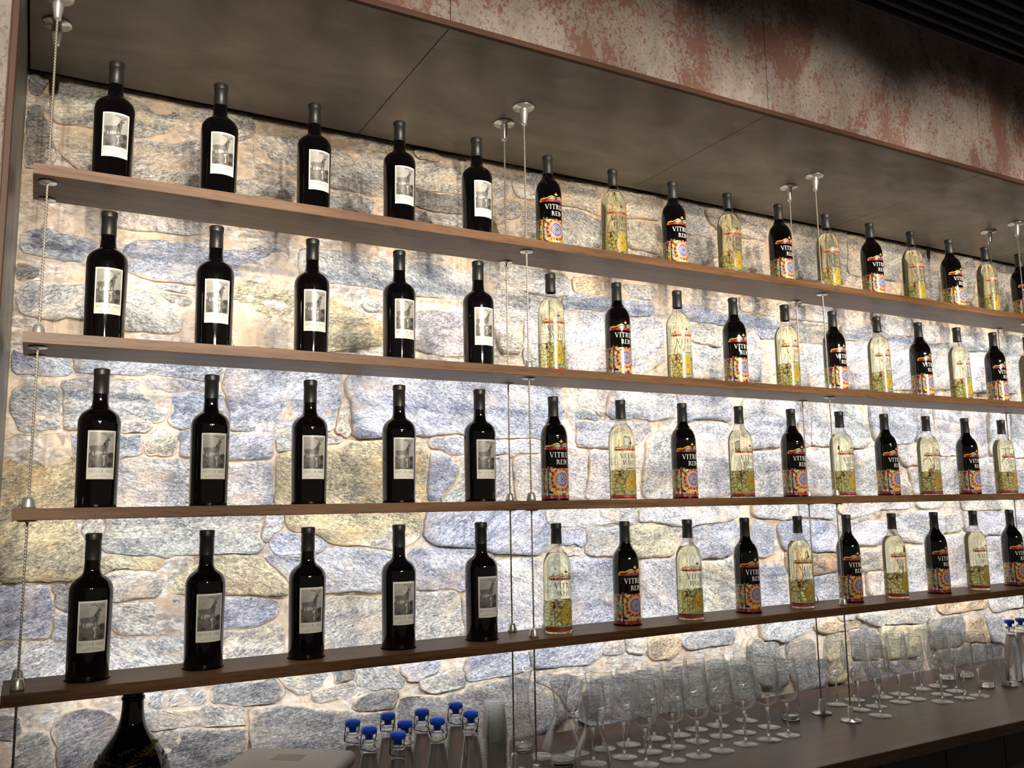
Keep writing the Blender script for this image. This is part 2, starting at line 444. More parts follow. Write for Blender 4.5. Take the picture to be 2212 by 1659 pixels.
STONES = [
('d', [-21,1426,-2,1429,14,1417,4,1393,-7,1372,-21,1374,-24,1403]),
('d', [-23,1340,-5,1341,16,1306,23,1268,33,1234,40,1203,14,1176,-25,1169,-27,1297]),
('g', [38,1407,77,1413,111,1414,158,1413,211,1409,272,1395,328,1390,366,1384,354,1364,329,1348,318,1332,245,1307,186,1308,122,1309,82,1309,43,1305,23,1321,22,1347,34,1383]),
('l', [384,1409,403,1419,445,1422,488,1426,542,1429,558,1406,554,1369,514,1348,464,1340,387,1325,369,1342,379,1369]),
('g', [78,1280,101,1261,125,1242,143,1213,150,1181,116,1178,87,1196,55,1222,53,1238,62,1260]),
('g', [228,1283,276,1292,322,1291,369,1305,419,1317,427,1286,424,1166,342,1170,221,1173,191,1191,188,1258]),
('g', [562,1343,599,1369,645,1380,691,1394,738,1396,767,1361,769,1255,675,1258,612,1261,568,1246,560,1292]),
('g', [786,1375,812,1373,846,1360,854,1335,903,1356,962,1374,990,1348,998,1295,974,1244,912,1241,851,1250,791,1248,780,1280,779,1348]),
('w', [785,1413,823,1427,864,1425,922,1423,973,1432,993,1416,985,1398,954,1400,903,1394,849,1392,826,1414]),
('w', [1075,1419,1104,1427,1145,1429,1162,1404,1128,1399,1091,1402]),
('g', [518,1219,595,1233,675,1239,683,1226,680,1189,648,1191,596,1190,516,1183]),
('g', [788,1225,851,1235,904,1229,958,1234,974,1198,966,1173,905,1172,848,1174,792,1169,781,1197]),
('d', [1070,1283,1128,1281,1187,1287,1247,1280,1273,1268,1264,1238,1186,1230,1128,1229,1070,1240,1058,1262]),
('w', [1062,1369,1103,1389,1162,1387,1248,1387,1318,1383,1409,1382,1413,1328,1362,1299,1273,1301,1187,1299,1083,1297,1062,1321]),
('g', [1062,1207,1103,1217,1161,1210,1238,1214,1246,1171,1152,1173,1062,1180]),
('g', [1339,1283,1402,1280,1406,1231,1360,1208,1342,1172,1334,1233]),
('g', [1372,1303,1422,1303,1464,1301,1470,1268,1458,1250,1421,1240,1371,1237]),
('l', [1438,1377,1485,1407,1514,1418,1557,1423,1605,1402,1599,1361,1535,1332,1497,1328,1460,1328,1444,1349]),
('w', [1605,1395,1664,1407,1745,1415,1818,1425,1897,1425,1967,1413,2034,1422,2089,1410,2074,1333,2002,1332,1914,1319,1845,1308,1793,1314,1742,1328,1692,1333,1642,1330,1628,1336,1624,1379]),
('g', [1641,1299,1701,1313,1771,1288,1812,1277,1799,1195,1707,1174,1638,1182,1625,1241]),
('g', [1482,1287,1520,1302,1534,1270,1527,1193,1490,1187,1476,1227]),
('w', [1908,1291,2001,1313,2073,1305,2081,1242,2067,1199,1996,1204,1931,1208,1911,1246]),
('l', [2147,1424,2205,1429,2264,1424,2293,1409,2309,1368,2325,1332,2317,1307,2245,1297,2187,1308,2167,1366]),
('w', [2305,1406,2367,1423,2447,1423,2576,1433,2641,1428,2626,1326,2561,1327,2472,1324,2379,1331,2321,1370]),
('g', [2185,1275,2256,1294,2346,1292,2354,1231,2309,1188,2220,1182,2187,1215]),
('w', [2471,1305,2566,1308,2605,1303,2611,1215,2565,1190,2468,1183]),
('l', [1307,1069,1464,1072,1548,1065,1634,1063,1653,1048,1647,996,1603,988,1532,989,1462,989,1310,993]),
('o', [1683,1060,1753,1068,1835,1064,1823,1028,1782,1015,1721,1013,1682,1017]),
('w', [1898,1058,2016,1066,2054,1048,2019,1018,1923,1021]),
('b', [1632,978,1701,994,1801,991,1895,987,2013,995,2017,968,1957,949,1851,948,1749,956,1650,955]),
('b', [2158,1000,2239,1003,2356,986,2479,988,2551,999,2549,975,2415,959,2237,966,2156,968]),
('l', [1630,928,1699,943,1799,940,1903,932,2010,937,2058,919,2061,857,2058,800,2002,765,1947,736,1884,728,1741,724,1643,726,1626,783,1619,865]),
('l', [1470,917,1507,933,1535,915,1582,903,1582,739,1530,736,1484,741,1472,812]),
('w', [2205,914,2246,931,2323,938,2352,917,2348,861,2277,865,2208,869]),
('l', [2196,859,2277,856,2347,842,2352,742,2189,737]),
('l', [2464,954,2549,971,2543,748,2474,749,2472,889]),
('w', [1685,659,1789,660,1793,630,1776,576,1737,595,1688,601]),
('b', [1668,588,1697,593,1746,571,1760,555,1706,561,1672,572]),
('l', [1824,649,1943,663,2100,661,2110,636,2096,587,1992,571,1913,572,1826,573,1801,593]),
('b', [2128,658,2247,664,2365,665,2380,624,2365,578,2271,571,2156,572,2143,628]),
('b', [1676,536,1735,546,1809,535,1833,511,1806,469,1732,468,1679,471]),
('g', [1912,555,1980,549,1990,519,1925,480,1890,513]),
('l', [1640,444,1706,441,1713,385,1698,329,1693,287,1631,288,1595,316,1598,426]),
('l', [1728,441,1805,435,1853,429,1847,285,1705,287,1721,371]),
('g', [1983,496,2059,521,2084,446,2071,290,1960,291,1975,423]),
('l', [2187,562,2288,569,2349,559,2376,505,2363,388,2362,295,2123,290,2113,447]),
('b', [1340,472,1440,481,1519,476,1526,442,1454,434,1340,429]),
('l', [1435,417,1454,427,1517,425,1590,419,1586,295,1482,289,1436,290]),
('l', [1540,242,1626,260,1846,261,1917,249,1916,202,1809,201,1657,198,1544,211]),
('l', [1927,241,2074,257,2318,254,2400,245,2393,218,2314,189,2165,182,2042,196,1925,199]),
('b', [1599,173,1689,170,1696,129,1622,125,1590,146]),
('w', [1597,119,1662,120,1670,96,1620,88]),
('g', [1701,163,1826,183,1864,172,1876,122,1874,84,1707,94]),
('y', [1882,175,1968,192,2059,166,2075,115,2064,79,1927,81,1884,115]),
('b', [2179,170,2263,175,2364,180,2384,164,2347,82,2305,54,2187,59,2171,111]),
('b', [1536,78,1628,81,1786,67,1847,64,1908,54,1899,-140,1646,-134,1527,-131]),
('l', [1921,54,2063,61,2162,50,2165,-139,1917,-138]),
('w', [2196,48,2345,45,2437,37,2435,-137,2194,-138]),
('b', [1478,-216,1580,-200,1701,-198,1750,-206,1741,-235,1691,-257,1594,-253,1485,-249]),
('w', [1755,-206,1844,-204,1843,-231,1817,-239,1754,-233]),
('w', [1852,-208,1931,-212,1929,-246,1860,-236]),
('o', [1949,-213,2048,-215,2094,-233,2054,-272,1964,-270]),
('g', [2099,-227,2248,-214,2337,-215,2335,-247,2236,-246,2121,-250]),
('b', [638,183,701,189,756,184,787,168,780,148,743,136,656,138,647,160]),
('b', [623,125,712,124,770,115,784,128,854,138,915,142,955,131,1038,103,1040,30,949,25,876,33,785,32,737,44,683,67,656,98]),
('b', [1053,123,1178,129,1280,128,1330,104,1329,16,1238,11,1099,16,1061,28]),
('g', [786,-24,806,-3,898,-6,942,-15,993,-19,1001,-138,808,-131,733,-98,732,-33]),
('w', [1023,-7,1068,-3,1205,-1,1213,-62,1224,-127,1061,-130,1019,-123]),
('g', [672,-210,708,-207,809,-205,816,-225,775,-237,719,-243,705,-229]),
('d', [818,-206,878,-209,886,-226,844,-232,821,-226]),
('g', [896,-211,997,-212,1038,-253,1005,-263,950,-260,896,-237]),
('b', [1023,-218,1079,-214,1145,-206,1137,-230,1079,-244,1045,-244]),
('g', [1091,-266,1176,-244,1231,-253,1227,-288,1137,-291]),
('w', [762,-254,809,-250,879,-239,879,-257,872,-270,776,-272]),
('b', [-24,981,17,1003,53,1002,97,995,131,987,159,981,143,969,127,948,117,930,78,929,34,933,-22,941]),
('l', [195,1075,254,1074,345,1074,439,1077,440,1057,377,1044,301,1040,250,1036,200,1039,168,1041,161,1069]),
('b', [217,972,243,996,302,1007,378,1007,442,1002,506,1007,576,1009,626,1044,654,1040,668,1010,634,984,578,956,508,934,407,902,351,899,306,898,261,906,225,921]),
('d', [-28,903,-6,899,18,893,13,880,-7,868,-25,863]),
('g', [-14,849,38,867,82,853,131,862,176,864,179,781,135,777,85,778,64,764,-10,776,-25,811]),
('g', [234,850,277,862,311,849,336,825,363,824,373,792,368,758,332,752,282,754,232,753,197,770,195,817]),
('d', [301,862,353,861,390,857,393,844,384,833,347,836,323,847]),
('g', [292,879,327,887,370,888,383,873,346,869]),
('b', [-28,677,-2,664,101,668,101,622,37,621,-20,621]),
('b', [111,669,184,667,300,665,483,667,481,627,440,627,361,632,283,634,243,635,203,635,164,633,114,635]),
('b', [284,628,331,627,391,622,441,615,435,602,362,592,291,598]),
('g', [-13,578,52,579,81,580,89,483,57,478,6,472,-13,528]),
('g', [88,586,94,596,165,606,215,609,258,605,285,590,332,583,351,564,352,532,329,516,234,509,137,488,94,484]),
('b', [356,577,392,586,442,585,485,590,499,548,507,498,426,493,365,498,356,516]),
('b', [111,460,133,465,155,461,162,412,124,415,115,436]),
('w', [237,497,288,508,303,489,290,472,238,472]),
('b', [194,459,235,463,287,469,284,417,237,413,196,413]),
('w', [290,464,318,480,360,478,376,453,371,421,339,411,297,417,287,433]),
('g', [636,468,686,480,801,476,836,469,833,459,794,455,704,433,643,428]),
('w', [832,557,857,565,863,505,854,484,822,490,823,525]),
('b', [1116,464,1149,480,1235,482,1238,437,1181,440,1124,450]),
('b', [1124,439,1156,436,1205,388,1213,366,1180,322,1156,297,1116,290,1116,351,1124,395]),
('l', [1221,351,1246,411,1339,419,1397,428,1411,283,1159,278,1188,307]),
('w', [146,244,192,245,193,213,161,196,147,214]),
('y', [199,150,291,141,349,133,341,113,292,116,236,116,170,119,164,143]),
('g', [209,99,278,103,330,99,342,86,340,62,323,42,267,40,211,52]),
('g', [237,15,267,25,324,27,411,21,429,10,432,-60,327,-60,259,-48,239,-23]),
('b', [-23,87,26,92,83,83,88,20,89,-39,33,-40,-17,-33]),
('d', [88,86,108,88,128,69,132,23,105,42,86,72]),
('b', [97,-3,123,6,144,2,147,-56,105,-52]),
('l', [-16,-55,34,-48,121,-65,147,-70,150,-133,38,-135,-11,-135]),
('l', [189,-65,230,-63,299,-63,403,-72,426,-77,428,-144,193,-143]),
('w', [2780,1420,2921,1430,2983,1425,2965,1368,2798,1348]),
('w', [3009,1429,3111,1425,3120,1385,3043,1383,2998,1382]),
('g', [2670,1302,2901,1346,2963,1345,2948,1190,2683,1178]),
('g', [3021,1362,3105,1364,3091,1197,3023,1181]),
('w', [3126,1418,3218,1431,3231,1371,3197,1237,3119,1246]),
('g', [3271,1422,3465,1427,3489,1386,3444,1246,3333,1252,3293,1380]),
('g', [3537,1423,3669,1419,3741,1399,3712,1178,3610,1197,3608,1352]),
('g', [3836,1421,4011,1423,4026,1363,3979,1205,3883,1195,3875,1365]),
('g', [4150,1419,4303,1422,4398,1418,4359,1179,4156,1186]),
('w', [2473,1070,2675,1069,2719,1044,2647,1011,2470,1020]),
('l', [2737,1050,2938,1078,3101,1071,3096,1026,2956,1013,2739,1011]),
('b', [2457,1002,2645,990,2663,928,2462,912]),
('w', [2760,983,2954,986,2935,919,2767,923]),
('l', [2694,880,2922,909,2917,736,2692,728]),
('b', [3055,1000,3239,1011,3219,950,3063,947]),
('l', [3061,933,3245,945,3223,747,2942,733,2953,855]),
('l', [3286,1070,3508,1071,3533,1045,3470,993,3290,987]),
('b', [3288,969,3469,988,3581,963,3540,758,3263,749]),
('l', [3576,1044,3785,1047,3762,987,3639,963,3586,1002]),
('l', [3608,951,3791,979,3778,780,3598,761]),
('l', [3844,1032,4076,1041,4065,970,3880,956]),
('l', [3846,934,4087,956,4075,770,3822,768]),
('l', [4116,1034,4338,1052,4293,781,4100,771]),
('l', [2456,650,2622,670,2747,662,2755,613,2635,478,2443,466]),
('g', [2771,663,2822,649,2800,493,2755,484]),
('l', [2842,671,3075,663,3129,573,3135,504,3107,486,2921,483,2814,497]),
('b', [3191,664,3338,674,3475,666,3480,611,3454,519,3332,508,3214,523,3194,575]),
('l', [3503,662,3581,661,3596,550,3569,512,3492,520]),
('l', [3625,658,3795,654,3854,642,3830,470,3649,458,3622,532]),
('l', [3873,662,3943,660,3982,608,3976,462,3888,447,3845,470]),
('l', [4039,668,4179,673,4160,455,4016,463]),
('l', [4204,674,4402,681,4363,457,4194,455]),
('l', [2753,459,2919,470,3042,468,3024,289,2749,290]),
('l', [2442,447,2616,457,2741,459,2738,290,2430,290]),
('l', [3054,457,3182,470,3315,472,3307,291,3048,287]),
('w', [3336,481,3453,487,3593,476,3592,411,3388,408]),
('w', [3332,392,3386,385,3408,290,3327,290]),
('l', [3403,397,3583,398,3583,288,3429,290]),
('l', [3616,430,3720,440,3886,432,3880,286,3611,286]),
('l', [3914,433,4142,440,4133,284,3902,284]),
('l', [4174,435,4360,437,4333,282,4166,283]),
('l', [2481,255,2706,252,2702,204,2662,197,2478,213]),
('l', [2717,252,2928,253,2928,212,2904,191,2718,200]),
('w', [2944,232,3058,256,3424,251,3394,233,3207,228,3077,205,3014,193]),
('w', [3445,250,3716,247,3633,230,3462,228]),
('b', [2609,162,2717,182,2890,170,2941,137,2934,63,2798,59,2753,78,2630,83]),
('b', [2465,190,2559,156,2563,70,2530,60,2456,67]),
('l', [2970,124,3123,164,3225,153,3232,103,3165,79,3028,89]),
('l', [3264,149,3306,170,3473,199,3584,190,3616,162,3610,117,3517,111,3457,78,3323,91]),
('w', [3631,164,3741,185,3735,123,3632,115]),
('w', [3768,251,4079,252,4080,208,3852,203,3778,214]),
('l', [3768,193,4086,191,4093,89,3775,92]),
('l', [4102,194,4319,199,4297,68,4107,74]),
('w', [2997,28,3161,46,3330,35,3321,-38,3053,-20]),
('o', [2638,47,2902,42,2922,-18,2767,-28,2645,-4]),
('l', [3371,42,3454,51,3583,73,3569,-139,3336,-135]),
('l', [3606,81,3761,94,3895,81,3878,-135,3599,-127]),
('l', [3918,80,4098,69,4081,-137,3909,-134]),
('l', [4122,64,4295,58,4261,-138,4106,-134]),
('w', [3101,-44,3202,-45,3333,-52,3329,-133,3092,-128]),
('b', [2770,-50,2918,-34,3026,-48,3029,-130,2763,-129]),
('b', [2463,13,2618,5,2617,-134,2452,-134]),
('l', [2489,-197,2751,-195,2742,-229,2612,-264,2484,-261]),
('g', [2913,-207,2997,-203,2983,-220,2935,-225]),
('o', [2770,-235,2910,-231,3030,-240,2980,-250,2815,-252]),
('w', [3009,-206,3449,-205,3472,-237,3387,-264,3242,-263,3129,-246]),
('o', [3531,-210,3867,-207,3880,-223,3670,-234,3585,-232]),
('w', [3897,-209,4249,-209,4244,-237,3922,-252]),
('y', [3164,-265,3306,-268,3411,-285,3383,-399,3162,-394,3145,-327]),
('d', [2967,-263,3124,-285,3125,-391,2979,-376]),
('d', [3468,-271,3666,-262,3691,-290,3663,-391,3482,-374]),
('o', [3709,-291,3840,-284,3872,-392,3709,-371]),
('g', [3860,-276,4001,-294,3991,-403,3889,-387]),
('d', [2620,-299,2744,-280,2747,-369,2815,-368,2807,-453,2661,-459,2633,-395]),
('y', [2835,-285,2953,-280,2954,-390,2912,-448,2831,-447]),
('d', [3492,-397,3765,-387,3958,-418,3955,-580,3543,-534]),
('d', [2421,-262,2557,-271,2543,-318,2593,-354,2587,-428,2410,-409]),
('d', [2977,-392,3124,-403,3367,-423,3410,-503,2982,-464]),
('y', [644,419,703,436,798,448,876,455,961,461,1062,477,1101,468,1117,442,1112,385,1107,313,1100,256,1092,203,1080,175,1045,162,985,148,930,153,875,162,825,170,783,182,754,190,701,201,680,225,652,277,640,343]),
('b', [1116,249,1227,254,1368,254,1531,256,1537,172,1531,127,1504,109,1417,120,1307,124,1226,136,1162,148,1123,164,1106,186,1113,221]),
('b', [855,659,993,655,1231,650,1490,654,1647,655,1662,587,1662,530,1665,495,1614,489,1497,495,1429,485,1355,484,1229,496,1070,488,961,482,883,480,868,501,865,550,872,585,855,626]),
('g', [216,258,316,258,463,258,594,258,613,255,602,201,599,159,571,151,521,158,484,155,401,153,345,151,275,156,206,166,209,213]),
('g', [617,254,667,254,670,231,646,212,614,175,606,191]),
('y', [349,109,372,130,437,133,485,131,572,131,636,104,676,54,677,34,599,38,517,39,440,50,366,61,346,80]),
('l', [1240,-11,1322,-2,1360,80,1442,80,1517,83,1528,15,1521,-118,1397,-124,1242,-133]),
('b', [441,10,507,17,574,17,652,-5,644,-33,601,-54,509,-56,443,-48]),
('w', [443,-65,601,-66,648,-49,660,-66,667,-107,661,-134,511,-139,446,-137]),
('d', [487,-217,605,-220,669,-213,666,-249,644,-259,488,-244]),
('b', [1256,-210,1385,-208,1463,-222,1452,-249,1384,-263,1318,-263,1239,-262]),
('d', [882,-300,914,-286,978,-282,1011,-281,1007,-304,998,-320,945,-322,892,-316]),
('d', [1014,-310,1144,-315,1269,-300,1384,-287,1519,-317,1571,-363,1605,-418,1534,-445,1397,-475,1220,-477,1039,-457,1010,-362]),
('d', [588,-283,657,-285,774,-312,882,-326,998,-337,996,-425,870,-445,660,-425,595,-403]),
('d', [327,-318,360,-311,451,-312,577,-323,585,-414,513,-438,353,-424]),
('g', [319,-254,415,-261,496,-259,570,-286,576,-315,451,-304,337,-289]),
('d', [123,-246,174,-236,221,-248,249,-274,305,-315,309,-417,130,-399,115,-288]),
('d', [45,-279,95,-280,111,-310,115,-385,31,-382]),
('d', [-15,-228,23,-233,30,-266,-14,-260]),
('g', [334,-218,413,-222,460,-222,461,-243,391,-244,335,-237]),
('y', [-38,436,6,454,109,465,114,403,121,320,135,250,145,203,158,156,157,116,106,96,35,94,-19,95]),
('b', [499,654,559,658,718,663,828,663,826,604,820,555,811,503,694,495,563,489,518,491,504,563,496,628]),
('b', [378,466,408,479,487,475,563,470,633,474,634,422,623,406,508,401,428,406,378,418]),
('l', [240,401,310,407,416,400,515,394,591,401,627,395,633,356,634,317,622,284,518,267,316,268,228,267,229,352]),
('y', [507,899,552,921,659,905,771,910,799,885,902,851,970,828,962,769,859,750,773,734,622,736,512,735]),
('l', [698,1037,798,1043,916,1047,1039,1044,1168,1037,1294,1028,1285,965,1200,940,1071,939,916,948,799,949,707,946]),
('g', [1070,879,1200,897,1301,888,1317,796,1282,755,1166,747,1070,762,962,766,993,830]),
('g', [894,887,962,901,1008,891,962,874,917,870]),
('d', [1485,-296,1609,-292,1662,-322,1641,-401,1623,-420,1554,-332]),
('d', [1680,-332,1931,-313,2011,-337,2004,-461,1713,-461,1641,-422]),
('d', [2032,-324,2268,-319,2449,-342,2440,-466,2045,-466]),
('w', [1337,1018,1443,1005,1497,971,1468,871,1456,775,1385,770,1352,877]),
]

# ------------------------------------------------------------------ stone wall
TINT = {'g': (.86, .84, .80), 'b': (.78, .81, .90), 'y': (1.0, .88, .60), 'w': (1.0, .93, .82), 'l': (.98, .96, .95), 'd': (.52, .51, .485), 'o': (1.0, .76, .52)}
def mortar_y(x, z):
    v = Vector((x, 0, z))
    return YW + .010 * mnoise.noise(v * 4.0) + .006 * mnoise.noise(v * 13.0) + .003 * mnoise.noise(v * 40.0)

# the same coursing carries on past the traced stones
_mx = max(max(q[::2]) for _, q in STONES)
for _t, _q in [e for e in STONES if min(e[1][::2]) > 3420]:
    _n = [v + 820 if i % 2 == 0 else v for i, v in enumerate(_q)]
    _cz = sum(_n[1::2]) / len(_n[1::2])
    _lim = max([max(q[::2]) for t, q in STONES if min(q[1::2]) < max(_n[1::2]) and max(q[1::2]) > min(_n[1::2]) and max(q[::2]) < 4600 and min(q[::2]) > 3300] or [4200])
    if min(_n[::2]) > _lim - 10 and max(_n[::2]) < 5030: STONES.append((_t, _n))
def _inside(x, y, P):
    c = False; j = len(P) - 1
    for i in range(len(P)):
        xi, yi = P[i]; xj, yj = P[j]
        if (yi > y) != (yj > y) and x < (xj - xi) * (y - yi) / (yj - yi) + xi: c = not c
        j = i
    return c
POLYS = [[(q[i] / 1000., q[i + 1] / 1000.) for i in range(0, len(q), 2)] for _, q in STONES]
BBS = [(min(a for a, _ in P), max(a for a, _ in P), min(b for _, b in P), max(b for _, b in P)) for P in POLYS]
def grow_dist(ci, near, p, n, gmax):
    t = .004
    while t < .046:
        x, y = p.x + n.x * t, p.y + n.y * t
        for j in near:
            b = BBS[j]
            if b[0] <= x <= b[1] and b[2] <= y <= b[3] and _inside(x, y, POLYS[j]): return max(.001, min(t * .5 - .0025, gmax))
        t += .004
    return gmax

def build_wall():
    bm = bmesh.new(); nx, nz = 330, 190; x0, x1, z0, z1 = -.06, 5.05, -.56, ZC + .010
    g = [[bm.verts.new((x0 + (x1 - x0) * i / nx, mortar_y(x0 + (x1 - x0) * i / nx, z0 + (z1 - z0) * k / nz), z0 + (z1 - z0) * k / nz)) for k in range(nz + 1)] for i in range(nx + 1)]
    for i in range(nx):
        for k in range(nz):
            f = bm.faces.new((g[i][k], g[i + 1][k], g[i + 1][k + 1], g[i][k + 1])); f.smooth = True
    # solid masonry behind the face
    box(bm, x0, x1, YW + .03, YW + .30, FLOOR, ZC + .5)
    w = obj('wall_back', bm, M['mortar'])
    tag(w, 'rubble wall of gneiss stones set in tan mortar behind the shelves', kind='structure')
    rnd = random.Random(5)
    for ci, (t, q) in enumerate(STONES):
        pts = [Vector((q[i] / 1000., q[i + 1] / 1000.)) for i in range(0, len(q), 2)]
        area = sum(a.x * b.y - b.x * a.y for a, b in zip(pts, pts[1:] + pts[:1]))
        if area < 0: pts.reverse()
        nn = []
        for a, b in zip(pts, pts[1:] + pts[:1]): nn += [a * .92 + b * .08, a * .08 + b * .92]
        pts = nn
        # even resampling
        per = [0.]
        for a, b in zip(pts, pts[1:] + pts[:1]): per.append(per[-1] + (b - a).length)
        N = max(24, min(84, int(per[-1] / .0095))); out = []; j = 0
        for k in range(N):
            s = per[-1] * k / N
            while per[j + 1] < s: j += 1
            a, b = pts[j], pts[(j + 1) % len(pts)]; L = per[j + 1] - per[j]
            out.append(a.lerp(b, (s - per[j]) / L if L else 0))
        c = sum(out, Vector((0, 0))) / N
        size = math.sqrt(abs(area) / 2)
        gr = []; bb = BBS[ci]; near = [j_ for j_ in range(len(POLYS)) if j_ != ci and BBS[j_][0] < bb[1] + .05 and BBS[j_][1] > bb[0] - .05 and BBS[j_][2] < bb[3] + .05 and BBS[j_][3] > bb[2] - .05]
        gmax = .007 if (c.y > .62 and c.x < 1.5) or c.y > 1.02 else .015
        gs = []
        for k in range(N):
            d = out[(k + 1) % N] - out[k - 1]; L = max(d.length, 1e-6); nv = Vector((d.y, -d.x)) / L
            gs.append((nv, grow_dist(ci, near, out[k], nv, gmax)))
        for k in range(N):
            gr.append(out[k] + gs[k][0] * min(gs[k][1], .5 * (gs[k - 1][1] + gs[(k + 1) % N][1]) + .002))
        out = gr
        out2 = []
        for p in out:
            d = (p - c); n1 = mnoise.noise(Vector((p.x * 22, ci, p.y * 22))) * .0045 + mnoise.noise(Vector((p.x * 70, ci, p.y * 70))) * .0025
            out2.append(p + d.normalized() * (n1 - .001))
        h = (.0035 + .0075 * rnd.random() + .011 * min(1, max(0, (c.x - .3) / 2.2)) * (1.0 if c.y < .9 else .4)) * (.7 + min(.5, size * 2))
        tx, tz = rnd.uniform(-.05, .05), rnd.uniform(-.06, .06)
        bm = bmesh.new(); rings = []; el = bm.verts.layers.float.new('edge')
        for (sc, hh), ev in zip( ((1.0, -.5), (1.0, .30), (.985, .72), (.945, .97), (.80, 1.0), (.60, 1.0), (.38, 1.0), (.18, 1.0)), (1.0, 1.0, .95, .80, .30, .08, 0, 0)):
            ring = []
            for p in out2:
                pp = c + (p - c) * sc
                if sc < .99 and sc > .9:       # constant-width bevel, not proportional
                    pp = p - (p - c).normalized() * min((p - c).length * .4, (.0014 if sc > .96 else .0045))
                yy = YW - h * hh if hh < .9 else YW - h * hh - (.0055 * mnoise.noise(Vector((pp.x * 9, ci * 3.1, pp.y * 14))) + .003 * mnoise.noise(Vector((pp.x * 34, ci, pp.y * 50)))) - (pp.x - c.x) * tx - (pp.y - c.y) * tz
                ring.append(bm.verts.new((pp.x, min(yy, YW + .02), min(pp.y, ZC + .010)))); ring[-1][el] = ev
            rings.append(ring)
        cv = bm.verts.new((c.x, YW - h, min(c.y, ZC + .010)))
        for a, b in zip(rings, rings[1:]):
            for k in range(N):
                f = bm.faces.new((a[k], a[(k + 1) % N], b[(k + 1) % N], b[k])); f.smooth = True
        for k in range(N):
            f = bm.faces.new((rings[-1][k], rings[-1][(k + 1) % N], cv)); f.smooth = True
        o = obj('stone', bm, M['stone'], w)
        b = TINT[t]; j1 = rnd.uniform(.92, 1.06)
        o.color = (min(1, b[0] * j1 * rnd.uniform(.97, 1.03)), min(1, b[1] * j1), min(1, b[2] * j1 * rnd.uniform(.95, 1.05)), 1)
    return w
build_wall()

# ------------------------------------------------------------------ soffit, header, end panel, room
def S(o, label): return tag(o, label, kind='structure')

bm = bmesh.new(); box(bm, -2.6, 6.2, YFR + .012, YW + .33, ZC + .012, ZC + .05)
so = S(obj('ceiling_soffit', bm, M['gap']), 'dark bronze panelled soffit over the wine shelves')
PW = 1.059; EDG = [-.03, .869] + [.869 + PW * k for k in range(1, 6)]
for a, b in zip(EDG, EDG[1:]):
    bm = bmesh.new(); box(bm, a + .0010, b - .0010, YFR + .006, YW - .036, ZC, ZC + .014, .0006, 1)
    obj('soffit_panel', bm, M['bronze'], so)

bm = bmesh.new(); box(bm, -.047, 6.2, YFR + .004, YFR + .06, ZC + .018, 1.905)
hd = S(obj('wall_header', bm, M['gap']), 'rust-patina clad bulkhead above the soffit')
for a, b in zip(EDG, EDG[1:]):
    bm = bmesh.new(); box(bm, (a if a > 0 else -.047) + .0008, b - .0008, YFR - .002, YFR + .008, ZC + .016, 1.907, .0008, 1)
    obj('cladding_panel', bm, M['patina'], hd)
bm = bmesh.new(); box(bm, -.047, 6.1, YFR - .006, YFR + .010, ZC - .0005, ZC + .0155, .003, 2)
S(obj('trim_1', bm, M['copper']), 'thin bronze edge strip along the front of the soffit')

bm = bmesh.new(); box(bm, -2.4, -.06, YFR + .004, YFR + .06, FLOOR, 1.905)
lf = S(obj('wall_left', bm, M['gap']), 'rust-patina clad wall beside the shelf niche')
for a, b in ((-1.106, -.048), (-2.167, -1.108)):
    bm = bmesh.new(); box(bm, a, b, YFR - .002, YFR + .008, FLOOR, 1.907, .0008, 1)
    obj('cladding_panel', bm, M['patina'], lf)
bm = bmesh.new(); box(bm, -.0465, -.0335, YFR - .006, YFR + .012, FLOOR, ZC - .001, .002, 2)
S(obj('trim_2', bm, M['copper']), 'thin bronze edge strip down the side of the niche')
bm = bmesh.new(); box(bm, -.060, -.0345, YFR + .0125, YW + .06, FLOOR, ZC - .0005)
S(obj('wall_side', bm, M['bronze_v']), 'streaked bronze end panel closing the shelf niche')

bm = bmesh.new(); box(bm, 4.985, 5.02, YFR + .0125, YW - .04, FLOOR, ZC - .0005)
S(obj('wall_right', bm, M['bronze_v']), 'bronze end panel closing the far end of the niche')
# corrugated roof deck
bm = bmesh.new(); prof = []; y = -7.0; ZD = 3.05
while y < 3.2:
    prof += [(y, ZD), (y + .024, ZD), (y + .034, ZD + .04), (y + .066, ZD + .04)]; y += .078
xs = (-5.0, 12.0); rows_ = [[bm.verts.new((x, yy, zz)) for yy, zz in prof] for x in xs]
for k in range(len(prof) - 1): bm.faces.new((rows_[0][k], rows_[1][k], rows_[1][k + 1], rows_[0][k + 1]))
box(bm, -5, 12, -7.0, 3.2, ZD + .075, ZD + .12)
S(obj('ceiling', bm, M['deck']), 'dark corrugated steel roof deck')
bm = bmesh.new(); box(bm, -5, 12, -7.0, 1.0, FLOOR - .05, FLOOR)
S(obj('floor', bm, plain('dark_floor', (.08, .07, .06), .5)), 'dark floor of the tasting room')

